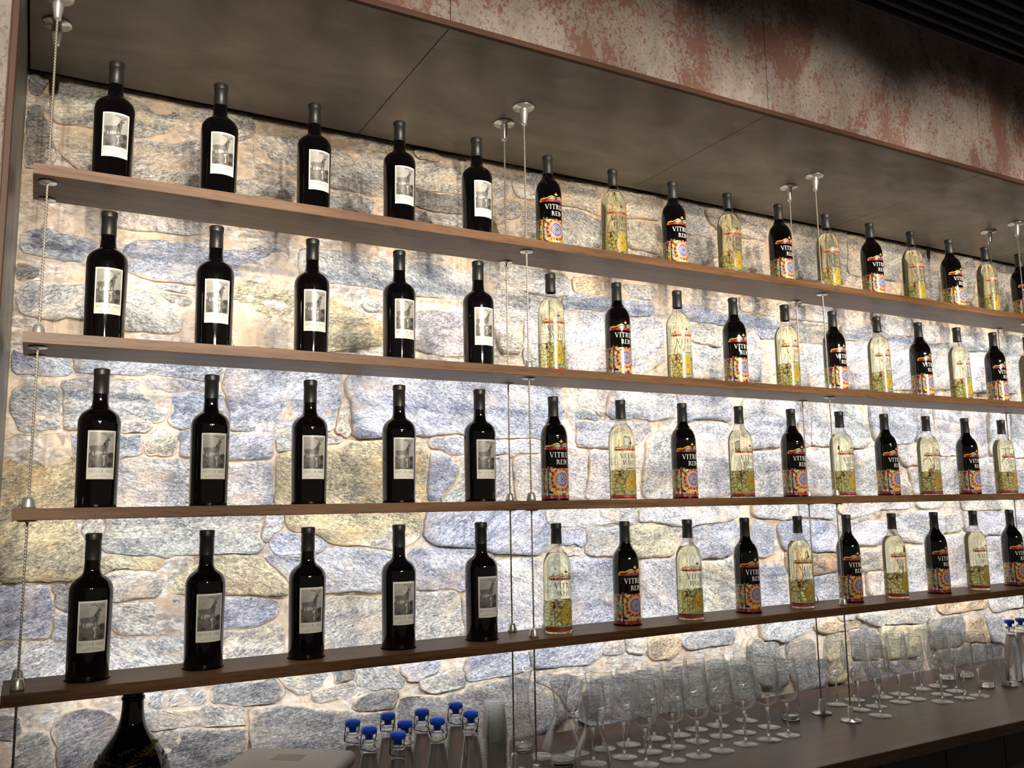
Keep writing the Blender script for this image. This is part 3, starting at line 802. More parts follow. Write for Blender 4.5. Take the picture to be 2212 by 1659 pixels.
# ------------------------------------------------------------------ back counter and cabinets
bm = bmesh.new(); box(bm, -.029, 4.984, -.343, YW - .026, ZCT - .034, ZCT, .002, 2)
tag(obj('counter_top', bm, M['counter']), 'long dark wood counter top running along the stone wall', 'counter')
ORD = ['first', 'second', 'third', 'fourth', 'fifth', 'sixth', 'seventh', 'eighth', 'ninth', 'tenth', 'eleventh', 'twelfth']
ce = [-.157 + .6 * k for k in range(9)]
for k in range(8):
    a, b = max(ce[k], -.028), ce[k + 1]
    c = thing('cabinet', 'charcoal base cabinet under the dark counter, %s from the end panel' % ORD[k], 'cabinet', (0, 0, 0), 'base cabinets under the counter')
    bm = bmesh.new(); box(bm, a + .001, b - .001, -.300, .30, FLOOR + .09, ZCT - .035); obj('body', bm, M['cabinet'], c)
    bm = bmesh.new(); box(bm, a + .001, b - .001, -.25, .28, FLOOR + .0005, FLOOR + .0895); obj('plinth', bm, M['dark'], c)
    for s, e in ((a, (a + b) / 2), ((a + b) / 2, b)):
        bm = bmesh.new(); box(bm, s + .0025, e - .0025, -.320, -.3005, FLOOR + .095, ZCT - .040, .0015, 1)
        d = obj('door', bm, M['cabinet'], c)
        hx = e - .05 if s == a else s + .05
        bm = bmesh.new(); tube(bm, [(hx, -.3205, -.80), (hx, -.345, -.80), (hx, -.345, -.66), (hx, -.3205, -.66)], .005); obj('handle', bm, M['steel'], d)

# ------------------------------------------------------------------ shelves with recessed bottle seats and light strips
XSEAT = [(XA0 + i * SA, .0456) for i in range(5)] + [(XV0 + i * SV, .0428) for i in range(14)]
SHN = ['top', 'second', 'third', 'lowest']
def build_shelf(k):
    zt = ZS[k]
    root = thing('shelf', 'long stained oak shelf hung on steel cables, %s of four' % (SHN[k] if k in (0, 3) else SHN[k] + ' from the top'), 'shelf', (0, 0, 0), 'cable-hung bottle shelves')
    bm = bmesh.new(); xs = [0.] + [(a[0] + b[0]) / 2 for a, b in zip(XSEAT, XSEAT[1:])] + [XR]
    for (xc, r), xa, xb in zip(XSEAT, xs, xs[1:]):
        ang = sorted([2 * math.pi * i / 28 + .01 for i in range(28)] + [math.atan2(yy, xx) % (2 * math.pi) for xx in (xa - xc, xb - xc) for yy in (YF, YK)])
        inn, out, low = [], [], []
        for a in ang:
            c, s = math.cos(a), math.sin(a); t = 9.
            if c > 1e-9: t = min(t, (xb - xc) / c)
            if c < -1e-9: t = min(t, (xa - xc) / c)
            if s > 1e-9: t = min(t, YK / s)
            if s < -1e-9: t = min(t, YF / s)
            out.append(bm.verts.new((xc + c * t, s * t, zt))); inn.append(bm.verts.new((xc + c * r, s * r, zt))); low.append(bm.verts.new((xc + c * r, s * r, zt - REC)))
        n = len(ang)
        for i in range(n):
            j = (i + 1) % n
            bm.faces.new((inn[i], out[i], out[j], inn[j])); bm.faces.new((low[i], inn[i], inn[j], low[j]))
        bm.faces.new(low)
    bmesh.ops.remove_doubles(bm, verts=bm.verts[:], dist=1e-5)
    zb = zt - TS
    def q(*p): bm.faces.new([bm.verts.new(v) for v in p])
    e = .0012
    q((0, YF, zt), (0, YF - 0, zb + e), (XR, YF, zb + e), (XR, YF, zt)); q((XR, YK, zt), (XR, YK, zb), (0, YK, zb), (0, YK, zt))
    q((0, YF, zb + e), (0, YF + e, zb), (XR, YF + e, zb), (XR, YF, zb + e))
    q((0, YF + e, zb), (0, YK, zb), (XR, YK, zb), (XR, YF + e, zb))
    q((0, YK, zt), (0, YK, zb), (0, YF + e, zb), (0, YF, zb + e), (0, YF, zt)); q((XR, YF, zt), (XR, YF, zb + e), (XR, YF + e, zb), (XR, YK, zb), (XR, YK, zt))
    obj('board', bm, M['wood'], root)
    # aluminium light strip along the back edge, aimed down at the wall
    bm = bmesh.new(); box(bm, .03, XR - .03, YK + .0003, YK + .011, zt - .018, zt - .004)
    st = obj('light_strip', bm, M['steel'], root)
    ld = bpy.data.lights.new('led_strip', 'AREA'); ld.shape = 'RECTANGLE'; ld.size = XR - .08; ld.size_y = .010
    ld.energy = LED_WATT; ld.color = LED_COL; ld.spread = math.radians(115)
    lo = bpy.data.objects.new('led_light', ld); col.objects.link(lo); lo.parent = root
    d = Vector((0, .86, -.51)).normalized()
    lo.rotation_euler = d.to_track_quat('-Z', 'Y').to_euler(); lo.location = (XR / 2, YK + .0135, zt - .0195)
    return root
for k in range(4): build_shelf(k)

# ------------------------------------------------------------------ suspension cables
def build_cable(x, y, label):
    root = thing('suspension_cable', label, 'cable', (x, y, ZCT), 'shelf suspension cables')
    H = ZC - ZCT
    bm = bmesh.new(); lathe(bm, [(0, H), (.0315, H), (.0318, H - .0015), (.0315, H - .0045), (.013, H - .005), (.0125, H - .012), (.0115, H - .030), (.0078, H - .050), (.0074, H - .056), (0, H - .056)], 36)
    mt = obj('ceiling_mount', bm, M['steel'], root)
    for s in (-1, 1):
        bm = bmesh.new(); lathe(bm, [(0, H - .0062), (.002, H - .0058), (.0026, H - .0046), (.0026, H - .004)], 10, s * .024, 0)
        obj('mount_screw', bm, M['steel'], mt)
    bm = bmesh.new(); tube(bm, [(0, 0, .03), (0, 0, H - .054)], .0023, 8); obj('wire', bm, M['wire'], root)
    bm = bmesh.new(); lathe(bm, [(0, 0), (.0325, 0), (.033, .002), (.0325, .0045), (.014, .0055), (.0125, .012), (.011, .028), (.0078, .044), (.0072, .047), (0, .047)], 36)
    obj('counter_mount', bm, M['steel'], root)
    for zt in ZS:
        b = zt - ZCT
        bm = bmesh.new(); lathe(bm, [(0, b + .0003), (.0122, b + .0003), (.0135, b + .0025), (.0135, b + .005), (.0105, b + .019), (.0092, b + .0225), (0, b + .0235)], 28); obj('cable_gripper', bm, M['steel'], root)
        bm = bmesh.new(); lathe(bm, [(0, b - TS - .0003), (.0185, b - TS - .0003), (.0190, b - TS - .0015), (.018, b - TS - .003), (.004, b - TS - .0035), (.0035, b - TS - .006), (0, b - TS - .006)][::-1], 28); obj('washer', bm, M['steel'], root)
    return root
for k, x in enumerate(CX):
    where = ['beside the bronze end panel', 'where the stag-label bottles end', 'among the printed bottles, next past the stag-label bottles', 'far along the printed bottles', 'at the far shelf end'][k]
    build_cable(x, CF, 'steel cable at the shelf front ' + where)
    build_cable(x, CB, 'steel cable at the shelf back ' + where)

# ------------------------------------------------------------------ wine bottles
def cap_prof(z0, z1, rb, rt):
    L = z1 - z0
    return [(rb, z0), (rb, z0 + .002), (rt, z1 - .0155), (rt + .0009, z1 - .0150), (rt + .0011, z1 - .0140), (rt + .0011, z1 - .0030), (rt + .0004, z1 - .0010), (rt - .0015, z1), (0, z1)]

A_PROF = [(0, .004), (.026, .003), (.034, 0), (.0385, .0012), (.0402, .006), (.0405, .012), (.0409, .07), (.0420, .178), (.0422, .187), (.0418, .1945), (.0408, .2005), (.0389, .2060), (.0360, .2110), (.0322, .2155), (.0280, .2192), (.0238, .2222), (.0202, .2252), (.0178, .2288), (.0164, .2335), (.0157, .241), (.0153, .250), (.0150, .270), (.0145, .296), (0, .296)]
KA, KV = 1.05, 1.04
A_PROF = [(r_ * KA, z_) for r_, z_ in A_PROF]
def ra(v): return KA * .0405 + KA * (.0422 - .0405) * min(1, max(0, (v - .012) / .175))
def build_stag_bottle():
    root = thing('wine_bottle', 'x', 'wine bottle', (0, 0, 0), 'dark bottles with stag labels')
    bm = bmesh.new(); lathe(bm, A_PROF, 56); obj('body', bm, M['redglass'], root)
    bm = bmesh.new(); lathe(bm, cap_prof(.2570, .314, .01565 * KA, .0153 * KA), 40); obj('capsule', bm, M['capsule'], root)
    u0, u1, v0, v1 = -.0298, .0298, .066, .172
    w = Wrap(ra); w.rect(u0, u1, v0, v1, M['paper'], .00015); lab = w.done('label', root)
    w = Wrap(ra); pu0, pu1, pv0, pv1 = u0 + .0034, u1 - .0034, .0905, v1 - .0036
    T = lambda s, t: (pu0 + (pu1 - pu0) * s, pv0 + (pv1 - pv0) * t)
    w.rect(pu0, pu1, pv0, pv1, M['sky'], .0003)
    w.poly([T(0, 0), T(1, 0), T(1, .42), T(.9, .44), T(.75, .40), T(.6, .34), T(.4, .37), T(.2, .34), T(0, .43)], M['ground'], .0004)
    body = [(.03, .60), (.15, .625), (.35, .615), (.52, .635), (.60, .70), (.645, .79), (.69, .84), (.735, .835), (.82, .795), (.825, .77), (.76, .755), (.735, .72), (.735, .65), (.715, .56), (.66, .49), (.50, .455), (.35, .47), (.20, .45), (.08, .49), (.02, .53)]
    w.poly([T(*p) for p in body], M['stag'], .0005)
    for q in ([(.07, .50), (.15, .49), (.13, .40), (.125, .30), (.095, .30), (.10, .40)], [(.19, .47), (.26, .47), (.245, .34), (.215, .34)], [(.52, .48), (.585, .48), (.565, .28), (.535, .28)], [(.62, .50), (.69, .53), (.68, .32), (.65, .32)]):
        w.poly([T(*p) for p in q], M['stag'], .0005)
    for ln in ([(.69, .835), (.655, .90), (.58, .935), (.47, .945), (.40, .965)], [(.655, .90), (.63, .965)], [(.58, .935), (.545, .985)], [(.50, .942), (.47, .985)], [(.73, .835), (.79, .875), (.86, .885), (.92, .93)], [(.79, .875), (.80, .945)], [(.86, .885), (.855, .95)], [(.72, .835), (.735, .93), (.76, .975)], [(.665, .82), (.62, .835)]):
        w.line([T(*p) for p in ln], .0009, M['edark'], .0006)
    w.disc(*T(.86, .35), .0058, M['edark'], .0005, 14)
    w.poly([T(.50, .345), T(.66, .36), T(.66, .335), T(.61, .31), T(.625, .16), T(.60, .06), T(.555, .06), T(.58, .2), T(.58, .305)], M['elight'], .0006)
    w.poly([T(.1, .05), T(.22, .12), T(.34, .06), T(.3, .02), T(.12, .01)], M['edark'], .0006)
    w.poly([T(.70, .10), T(.84, .18), T(.96, .1), T(.9, .03), T(.74, .02)], M['edark'], .0006)
    w.done('picture', lab)
    w = Wrap(ra); text(w, 'ANTLER HILL', 0, .0800, .0062, M['ink'], .0003)
    for s, v, h in (('NAPA VALLEY', .0740, .0026), ('CABERNET SAUVIGNON', .0700, .0026)):
        cu = bpy.data.curves.new('t', 'FONT'); cu.body = s; cu.size = h * 1.4; cu.align_x = 'CENTER'; cu.resolution_u = 1
        to = bpy.data.objects.new('t', cu); col.objects.link(to); me = to.to_mesh()
        for f in me.polygons: w.poly([(me.vertices[i].co.x, v + me.vertices[i].co.y) for i in f.vertices], M['ink'], .0003)
        to.to_mesh_clear(); bpy.data.objects.remove(to); bpy.data.curves.remove(cu)
    w.done('lettering', lab)
    return root

V_BODY = [(0, .006), (.020, .005), (.031, .001), (.0345, 0), (.0370, .0015), (.0380, .006), (.0380, .172), (.0379, .182), (.0374, .1905), (.0363, .198), (.0345, .205), (.0319, .2115), (.0287, .2175), (.0254, .2226)]
V_NECK = [(.0254, .2226), (.0220, .2272), (.0190, .2318), (.0168, .2368), (.0154, .2428), (.0146, .250), (.0141, .260), (.0136, .272), (.0130, .288)]
V_BODY = [(r_ * KV, z_) for r_, z_ in V_BODY]; V_NECK = [(r_ * KV, z_) for r_, z_ in V_NECK]
def rv(v): return .0380 * KV
def crest(w, red):
    bar = M['p_red'] if red else M['p_wscarlet']; am = M['p_amber'] if red else M['p_wlight']; dk = M['p_red2'] if red else M['p_maroon']
    u = -.0465; k = 0
    while u < .046:
        w.rect(u, min(u + .0072, .0465), .1487, .1553, dk if k % 3 == 1 else bar, .0003); u += .0078; k += 1
    for s in (-1, 1):
        top = [(-.0500, .1548), (-.0490, .1600), (-.0440, .1612), (-.0380, .1596), (-.0310, .1606), (-.0240, .1640), (-.0170, .1672), (-.0110, .1674), (-.0060, .1650), (-.0020, .1604)]
        bot = [(-.0020, .1580), (-.0060, .1622), (-.0110, .1642), (-.0170, .1638), (-.0240, .1606), (-.0310, .1574), (-.0380, .1568), (-.0440, .1570), (-.0480, .1556)]
        w.poly([(s * a, b) for a, b in top + bot], am, .0004)
        w.poly([(s * a, b) for a, b in [(-.0025, .1565), (-.007, .1612), (-.0115, .1630), (-.017, .1622), (-.022, .1598), (-.026, .1570), (-.026, .1558), (-.0025, .1558)]], M['p_sage'], .0003)
        w.disc(s * .0495, .1525, .0032, am, .0004, 10); w.disc(s * .0375, .1632, .0020, M['p_maroon'], .0005, 8)
        w.line([(s * .0365, .157), (s * .0375, .1615)], .0012, am, .0004)
        w.poly([(s * .001, .168), (s * .0065, .1705), (s * .0045, .1735), (s * .0005, .1700)], M['p_peach'] if red else M['p_maroon'], .0006)
    w.poly([(0, .1560), (.0030, .1600), (.0018, .1650), (0, .1680), (-.0018, .1650), (-.0030, .1600)], M['p_blue'] if red else M['p_wteal'], .0006)
    w.poly([(-.0022, .168), (.0022, .168), (.0030, .1725), (0, .1780), (-.0030, .1725)], M['p_amber'] if red else M['p_maroon'], .0007)

def base_band(w, red):
    u = -.108; k = 0
    while u < .108:
        mt = (M['p_red'] if red else M['p_wscarlet'])
        if k % 7 == 3: mt = M['p_pink'] if red else M['p_red']
        elif k % 3 == 0: mt = M['p_red2'] if red else M['p_red']
        w.rect(u, u + .0068, .0105, .0180, mt, .0003); u += .0073; k += 1
    w.rect(-.108, .108, .0100, .0185, M['p_black'], .0002)

def build_print_bottle(red):
    root = thing('wine_bottle', 'x', 'wine bottle', (0, 0, 0), 'printed red wine bottles' if red else 'printed white wine bottles')
    if red:
        bm = bmesh.new(); lathe(bm, V_BODY + V_NECK + [(0, .288)], 52); obj('body', bm, M['redglass'], root)
    else:
        bm = bmesh.new(); lathe(bm, V_BODY + [(.0244 * KV, .2238), (0, .2240)], 52); obj('body', bm, M['whitewine'], root)
        bm = bmesh.new(); lathe(bm, [(.0244 * KV, .2244)] + V_NECK[1:] + [(0, .288)], 44); nk = obj('neck', bm, M['thin'], root)
        bm = bmesh.new(); lathe(bm, [(.0162, .2424), (.0169, .2432), (.0169, .2448), (.0159, .2458)], 40); obj('glass_collar', bm, M['thin'], nk)
    bm = bmesh.new(); lathe(bm, cap_prof(.2460 if red else .2480, .305, .0157, .0146), 40); obj('capsule', bm, M['capsule_v'], root)
    w = Wrap(rv)
    if red:
        w.rect(-.108, .108, .0190, .0955, M['stain_r'], .0002)
        cx, cy = 0., .0640
        w.disc(cx, cy, .0328, M['p_maroon'], .0004, 44)
        for i in range(30): w.disc(cx, cy, .0318, M['p_peach'] if i % 2 else M['p_red2'], .0005, 2, .0278, 2 * math.pi * (i + .12) / 30, 2 * math.pi * (i + .88) / 30)
        w.disc(cx, cy, .0272, M['p_peach'], .0005, 40); w.disc(cx, cy, .0248, M['p_red2'], .0006, 40)
        for i in range(32): w.disc(cx, cy, .0242, M['p_amber'] if i % 2 else M['p_cream'], .0007, 2, .0212, 2 * math.pi * (i + .1) / 32, 2 * math.pi * (i + .9) / 32)
        w.disc(cx, cy, .0205, M['p_peach'], .0007, 36); w.disc(cx, cy, .0183, M['p_black'], .0008, 36); w.disc(cx, cy, .0176, M['p_blue'], .0009, 36)
        for i in range(16): w.disc(cx, cy, .0162, M['p_white'], .0010, 2, .0062, 2 * math.pi * (i + .34) / 16, 2 * math.pi * (i + .66) / 16)
        w.disc(cx, cy, .0058, M['p_black'], .0010, 16)
        for i in range(8): w.disc(cx, cy, .0050, M['p_cream'], .0011, 2, .0028, 2 * math.pi * (i + .2) / 8, 2 * math.pi * (i + .8) / 8)
        for s in (-1, 1):
            w.rect(s * .0400 - .0019, s * .0400 + .0019, .0190, .0960, M['p_blue'], .0006); w.disc(s * .0400, .0985, .0036, M['p_red'], .0006, 12)
            w.poly([(s * .0365, .0965), (s * .030, .1005), (s * .026, .0985), (s * .031, .0955)], M['p_green'], .0005)
            w.poly([(s * .0385, .062), (s * .0445, .066), (s * .0435, .071), (s * .0380, .069)], M['p_green'], .0007)
            for a in (.052, .060, .068, .078): w.poly([(s * a, .094), (s * (a + .0012), .1015), (s * (a + .003), .0945)], M['p_green'], .0003)
            w.poly([(s * .047, .092), (s * .062, .092), (s * .057, .080), (s * .055, .068), (s * .053, .068), (s * .052, .080)], M['p_maroon'], .0005)
            w.poly([(s * .046, .058), (s * .063, .058), (s * .060, .049), (s * .055, .045), (s * .049, .049)], M['p_green'], .0005)
            w.poly([(s * .053, .045), (s * .056, .045), (s * .058, .030), (s * .051, .030)], M['p_maroon'], .0005)
            for a in range(4): w.rect(s * (.044 + a * .007) - .003, s * (.044 + a * .007) + .003, .0200, .0270, M['p_sage'] if a % 2 else M['p_white'], .0005)
    else:
        w.rect(-.108, .108, .0190, .0930, M['stain_w'], .0002)
        pear = [(0, .026), (.012, .030), (.020, .042), (.0205, .056), (.015, .070), (.008, .080), (.005, .090), (0, .0925)]
        pg = pear + [(-a, b) for a, b in pear[-2:0:-1]]
        w.poly(pg, M['p_wyellow'], .0003); w.line(pg + [pg[0]], .0010, M['p_wink'], .0005)
        for ln in ([(-.020, .050), (-.008, .058), (0, .054), (.008, .058), (.020, .050)], [(-.008, .058), (-.012, .072)], [(.008, .058), (.012, .072)], [(0, .026), (-.009, .042), (-.006, .050), (0, .046), (.006, .050), (.009, .042), (0, .026)], [(0, .054), (-.005, .064), (0, .070), (.005, .064), (0, .054)], [(0, .070), (-.004, .078), (0, .086), (.004, .078), (0, .070)], [(-.020, .044), (-.009, .042)], [(.020, .044), (.009, .042)]):
            w.line(ln, .0009, M['p_wink'], .0005)
        w.poly([(0, .050), (-.0035, .054), (0, .058), (.0035, .054)], M['p_wscarlet'], .0006)
        for s in (-1, 1):
            w.poly([(s * .001, .0215), (s * .010, .0270), (s * .017, .0255), (s * .020, .0215)], M['p_wteal'], .0005)
            w.line([(s * .036, .019), (s * .036, .094)], .0012, M['p_wink'], .0005)
            for i in range(9): w.disc(s * .036 + ((i % 3) - 1) * .0026, .0885 - (i // 3) * .0062 - (i % 2) * .003, .0022, M['p_maroon'], .0006, 8)
            for e in (.016, .022, .028): w.line([(s * .036, .098), (s * (.036 - e * .35), .090), (s * (.036 - e), .076 - e * .2)], .0008, M['p_wink'], .0005)
            w.rect(s * .036 - .0012, s * .036 + .0012, .030, .048, M['p_wteal'], .0006)
        w.rect(-.016, .016, .0950, .0968, M['p_wink'], .0003); w.rect(-.013, .013, .0975, .0984, M['p_wink'], .0003)
    base_band(w, red)
    w.done('printed_design', root)
    w = Wrap(rv); crest(w, red); w.done('crest', root)
    w = Wrap(rv); ink = M['p_white'] if red else M['p_wink']
    text(w, 'VITRUS', 0, .1262, .0150, ink, .0003); text(w, 'RED' if red else 'WHITE', .001, .1065, .0135, ink, .0003)
    w.done('lettering', root)
    if not red:   # printing on the back of the clear bottle, seen through the wine
        w = Wrap(rv)
        for i, (v, L, h) in enumerate(((.137, .012, .0016), (.128, .020, .0010), (.119, .022, .0008), (.115, .018, .0008), (.111, .022, .0008))):
            c = math.pi * .038 * KV; w.rect(c - L, c + L, v, v + h, M['p_wink'], .0002)
        w.done('back_print', root)
    return root

SROW = ['topmost shelf', 'second shelf from top', 'third shelf from top', 'lowest shelf']
pa, pr, pw = build_stag_bottle(), build_print_bottle(True), build_print_bottle(False)
used = set(); rnd = random.Random(11)
def place(proto, x, z, label, rz):
    o = proto
    if proto.name in used: o = copy_tree(proto)
    used.add(proto.name)
    o.location = (x, 0, z); o.rotation_euler = (0, 0, rz); o['label'] = label
for k in range(4):
    for i in range(5):
        place(pa, XA0 + i * SA, ZS[k] - REC, 'dark wine bottle with stag label, %s from the end panel, %s' % (ORD[i], SROW[k]), math.radians(3 + rnd.uniform(-5, 5)))
    for i in range(14):
        red = (i + k) % 2 == 0
        n = i // 2
        place(pr if red else pw, XV0 + i * SV, ZS[k] - REC, ('dark printed wine bottle, %s dark one past the stag labels, %s' if red else 'pale printed wine bottle, %s pale one past the stag labels, %s') % (ORD[n], SROW[k]), math.radians(3 + rnd.uniform(-4, 4)))

# ------------------------------------------------------------------ glassware and other things on the counter
def build_wine_glass():
    root = thing('wine_glass', 'x', 'wine glass', (0, 0, ZCT))
    bm = bmesh.new(); lathe(bm, [(0, 0.0004), (.0365, .0004), (.0375, .0014), (.036, .0026), (.020, .0052), (.0085, .0078), (.0052, .0115), (0, .0118)], 40); obj('foot', bm, M['thin'], root)
    bm = bmesh.new(); lathe(bm, [(0, .0119), (.0050, .0119), (.0040, .022), (.0036, .050), (.0039, .085), (.0055, .096), (.0075, .1005), (0, .1006)], 20); obj('stem', bm, M['clear'], root)
    b = smooth_prof([(0, .1010), (.012, .1022), (.026, .1085), (.0355, .123), (.0392, .145), (.0385, .170), (.0360, .198), (.0325, .225)], 2)
    bm = bmesh.new(); lathe(bm, b, 40); obj('bowl', bm, M['thin'], root)
    bm = bmesh.new(); n = 40; tube(bm, [(.0325 * math.cos(2 * math.pi * k / n), .0325 * math.sin(2 * math.pi * k / n), .2252) for k in range(n + 1)], .0008, 6); obj('rim', bm, M['rim'], root)
    return root
def build_tumbler():
    root = thing('tumbler', 'x', 'tumbler', (0, 0, ZCT))
    bm = bmesh.new(); lathe(bm, [(0, .0004), (.027, .0004), (.0290, .003), (.0292, .016), (.0275, .0175), (0, .0165)], 36); obj('base', bm, M['clear'], root)
    bm = bmesh.new(); lathe(bm, [(.0293, .0180), (.031, .08), (.0335, .150)], 36); obj('wall', bm, M['thin'], root)
    bm = bmesh.new(); n = 36; tube(bm, [(.0335 * math.cos(2 * math.pi * k / n), .0335 * math.sin(2 * math.pi * k / n), .1502) for k in range(n + 1)], .0009, 6); obj('rim', bm, M['rim'], root)
    return root
ORD2 = ORD + ['thirteenth', 'fourteenth', 'fifteenth']
def spread(proto, spots, fmt, group):
    rows = {'wall': [], 'middle': [], 'edge': []}
    for p in sorted(spots): rows['wall' if p[1] > .09 else ('middle' if p[1] > -.03 else 'edge')].append(p)
    first = True; n = 0
    for rn, ps in rows.items():
        where = {'wall': 'in the row nearest the wall', 'middle': 'in the middle row', 'edge': 'in the row nearest the counter edge'}[rn]
        for i, (x, y) in enumerate(ps):
            o = proto if first else copy_tree(proto); first = False; n += 1
            o.location = (x, y, ZCT); o.rotation_euler = (0, 0, n * .7); o['group'] = group
            o['label'] = fmt % (ORD2[i], where)

G1 = [(1.465, .015), (1.575, .019), (1.584, -.071), (1.48, .124), (1.573, .122), (1.663, .118), (1.67, .021), (1.771, .130), (1.672, -.079), (1.760, .024), (1.861, .120), (1.762, -.085), (1.861, .035), (1.953, .144), (1.855, -.08), (1.962, .039), (2.041, .144), (1.963, -.067), (2.055, -.07), (2.144, -.064), (2.053, .033), (2.168, .041), (2.167, .142)]
G2 = [(2.595, .134), (2.704, .15), (2.686, .041), (2.587, -.054), (2.598, .041), (2.826, .125), (2.812, .040), (2.918, .125), (2.902, .044), (3.067, .138), (3.16, .137), (2.939, -.038), (3.040, .035), (3.137, .042), (3.055, -.047), (3.138, -.05)]
gp = build_wine_glass()
g2 = copy_tree(gp)
spread(gp, G1, 'clear wine glass, %s from the decanters %s', 'wine glasses beside the decanters')
spread(g2, G2, 'clear wine glass, %s past the cable feet %s', 'wine glasses beyond the cable feet')
tp = build_tumbler(); t2 = copy_tree(tp)
tp['label'] = 'lone tall clear tumbler standing behind the nearer wine glasses'; tp.location = (2.304, .076, ZCT)
spread(t2, [(3.318, .203), (3.419, .192), (3.306, .031), (3.401, -.002)], 'tall clear tumbler, %s past the wine glasses %s', 'tumblers past the wine glasses')

def build_decanter(name, prof, loc, label):
    root = thing(name, label, 'decanter', (*loc, ZCT))
    pr = smooth_prof(prof, 2)
    bm = bmesh.new(); lathe(bm, pr, 48); obj('body', bm, M['decant'], root)
    r, z = prof[0][0], prof[0][1]; r0 = prof[1][0]
    bm = bmesh.new(); lathe(bm, [(0, .0005), (r0 * .80, .0005), (r0 * .86, .004), (r0 * .72, .0085), (0, .0105)], 40); obj('base', bm, M['clear'], root)
    rr, zz = prof[-1]
    bm = bmesh.new(); n = 40; tube(bm, [(rr * math.cos(2 * math.pi * k / n), rr * math.sin(2 * math.pi * k / n), zz) for k in range(n + 1)], .0009, 6); obj('rim', bm, M['rim'], root)
    return root
build_decanter('carafe', [(0, .011), (.026, .012), (.036, .020), (.037, .045), (.031, .075), (.022, .110), (.0185, .150), (.0200, .190), (.0265, .220), (.0330, .237)], (1.358, .229), 'slim clear glass carafe with flared lip beside the cup stack')
build_decanter('decanter', [(0, .011), (.040, .012), (.056, .026), (.055, .050), (.042, .085), (.024, .120), (.0175, .150), (.0195, .185), (.0290, .222)], (1.385, .058), 'broad clear glass decanter with flared neck standing next to the carafe')
build_decanter('decanter', [(0, .011), (.034, .012), (.048, .028), (.050, .052), (.040, .085), (.022, .118), (.0165, .145), (.0190, .180), (.0260, .215)], (1.395, -.085), 'clear glass decanter in front, closest to the wine glasses at the counter edge')

# swing-top water bottles
def build_swing():
    root = thing('swing_top_bottle', 'x', 'bottle', (0, 0, ZCT))
    pr = [(0, .002), (.028, .001), (.0305, .004), (.0305, .090), (.0295, .105), (.0250, .135), (.0190, .165), (.0152, .185), (.0140, .200), (.0140, .2100)]
    bm = bmesh.new(); lathe(bm, pr, 32); b = obj('body', bm, M['thin'], root)
    bm = bmesh.new(); lathe(bm, [(0, .003), (.027, .003), (.0295, .006), (.0295, .090), (.0285, .105), (.0240, .135), (.0180, .165), (.0155, .178), (0, .178)], 32); obj('water_fill', bm, M['water'], root)
    bm = bmesh.new(); lathe(bm, [(.0143, .1995), (.0165, .2010), (.0168, .2045), (.0150, .2065)], 28); obj('neck_ring', bm, M['clear'], b)
    bm = bmesh.new(); lathe(bm, [(0, .2080), (.0085, .2085), (.0090, .2160), (.0095, .2190), (.0150, .2205), (.0178, .2235), (.0182, .2300), (.0165, .2345), (.0080, .2365), (0, .2365)], 16, smooth=False); st = obj('stopper', bm, M['blue'], root)
    bm = bmesh.new()
    for s in (-1, 1):
        tube(bm, [(s * .0180, 0, .2265), (s * .0235, 0, .2255), (s * .0245, .001, .2150), (s * .0235, .004, .1980), (s * .0200, .006, .1900)], .0011, 6)
        tube(bm, [(s * .0200, .006, .1900), (s * .0215, .002, .2010), (s * .0175, 0, .2035)], .0010, 6)
    tube(bm, [(-.0200, .006, .1900), (-.012, -.016, .1860), (0, -.020, .1850), (.012, -.016, .1860), (.0200, .006, .1900)], .0010, 6)
    obj('wire_bail', bm, M['darkwire'], root)
    return root
sp = build_swing(); s2 = copy_tree(sp)
SW = [(.721, -.088), (.732, -.171), (.816, -.068), (.822, -.163), (.772, -.247), (.901, -.077), (.897, -.180), (1.001, -.059), (.994, -.161)]
for i, (x, y) in enumerate(SW):
    o = sp if i == 0 else copy_tree(sp)
    o.location = (x, y, ZCT); o.rotation_euler = (0, 0, [.5, .45, 1.9, .4, .5, .4, -.9, .3, 2.0][i])
    o['label'] = 'clear water bottle with blue stopper, ' + {0: 'first from the grey machine, row nearer the wall', 2: 'second from the grey machine, row nearer the wall', 5: 'third from the grey machine, row nearer the wall', 7: 'fourth from the grey machine, row nearer the wall', 1: 'first from the grey machine, second row from the wall', 3: 'second from the grey machine, second row from the wall', 6: 'third from the grey machine, second row from the wall', 8: 'beside the plastic cup stack, second row from the wall', 4: 'alone in front of the two rows'}[i]
    o['group'] = 'swing-top bottles beside the grey machine'
for i, (x, y) in enumerate([(3.505, .040), (3.585, .045)]):
    o = s2 if i == 0 else copy_tree(s2)
    o.location = (x, y, ZCT); o.rotation_euler = (0, 0, .6 + i)
    o['label'] = 'clear bottle with blue stopper beyond the tumblers, %s of two' % ('first', 'second')[i]; o['group'] = 'swing-top bottles beyond the tumblers'

# stacks of upturned plastic cups
def build_cup():
    root = thing('plastic_cup', 'x', 'plastic cup', (0, 0, 0))
    H = .100
    pr = [(.0385, 0), (.0395, .0012), (.0385, .0026), (.0372, .0030)]
    for k in range(9): z = .008 + k * .009; r = .0370 - .0105 * z / H; pr += [(r, z), (r - .0006, z + .002), (r - .0003, z + .004)]
    pr += [(.0268, H - .002), (.0258, H), (.0235, H - .0015), (0, H - .002)]
    bm = bmesh.new(); lathe(bm, pr, 36); obj('cup_wall', bm, M['plastic'], root)
    return root
cp = build_cup(); c2 = copy_tree(cp)
for i in range(15):
    o = cp if i == 0 else copy_tree(cp)
    o.location = (1.166 + .0006 * math.sin(i * 2.1), .045, ZCT + .0005 + i * .0072); o['group'] = 'upturned plastic cups in the tall stack'
    o['label'] = 'upturned clear plastic cup in the tall stack, %s from the top' % ORD2[14 - i]
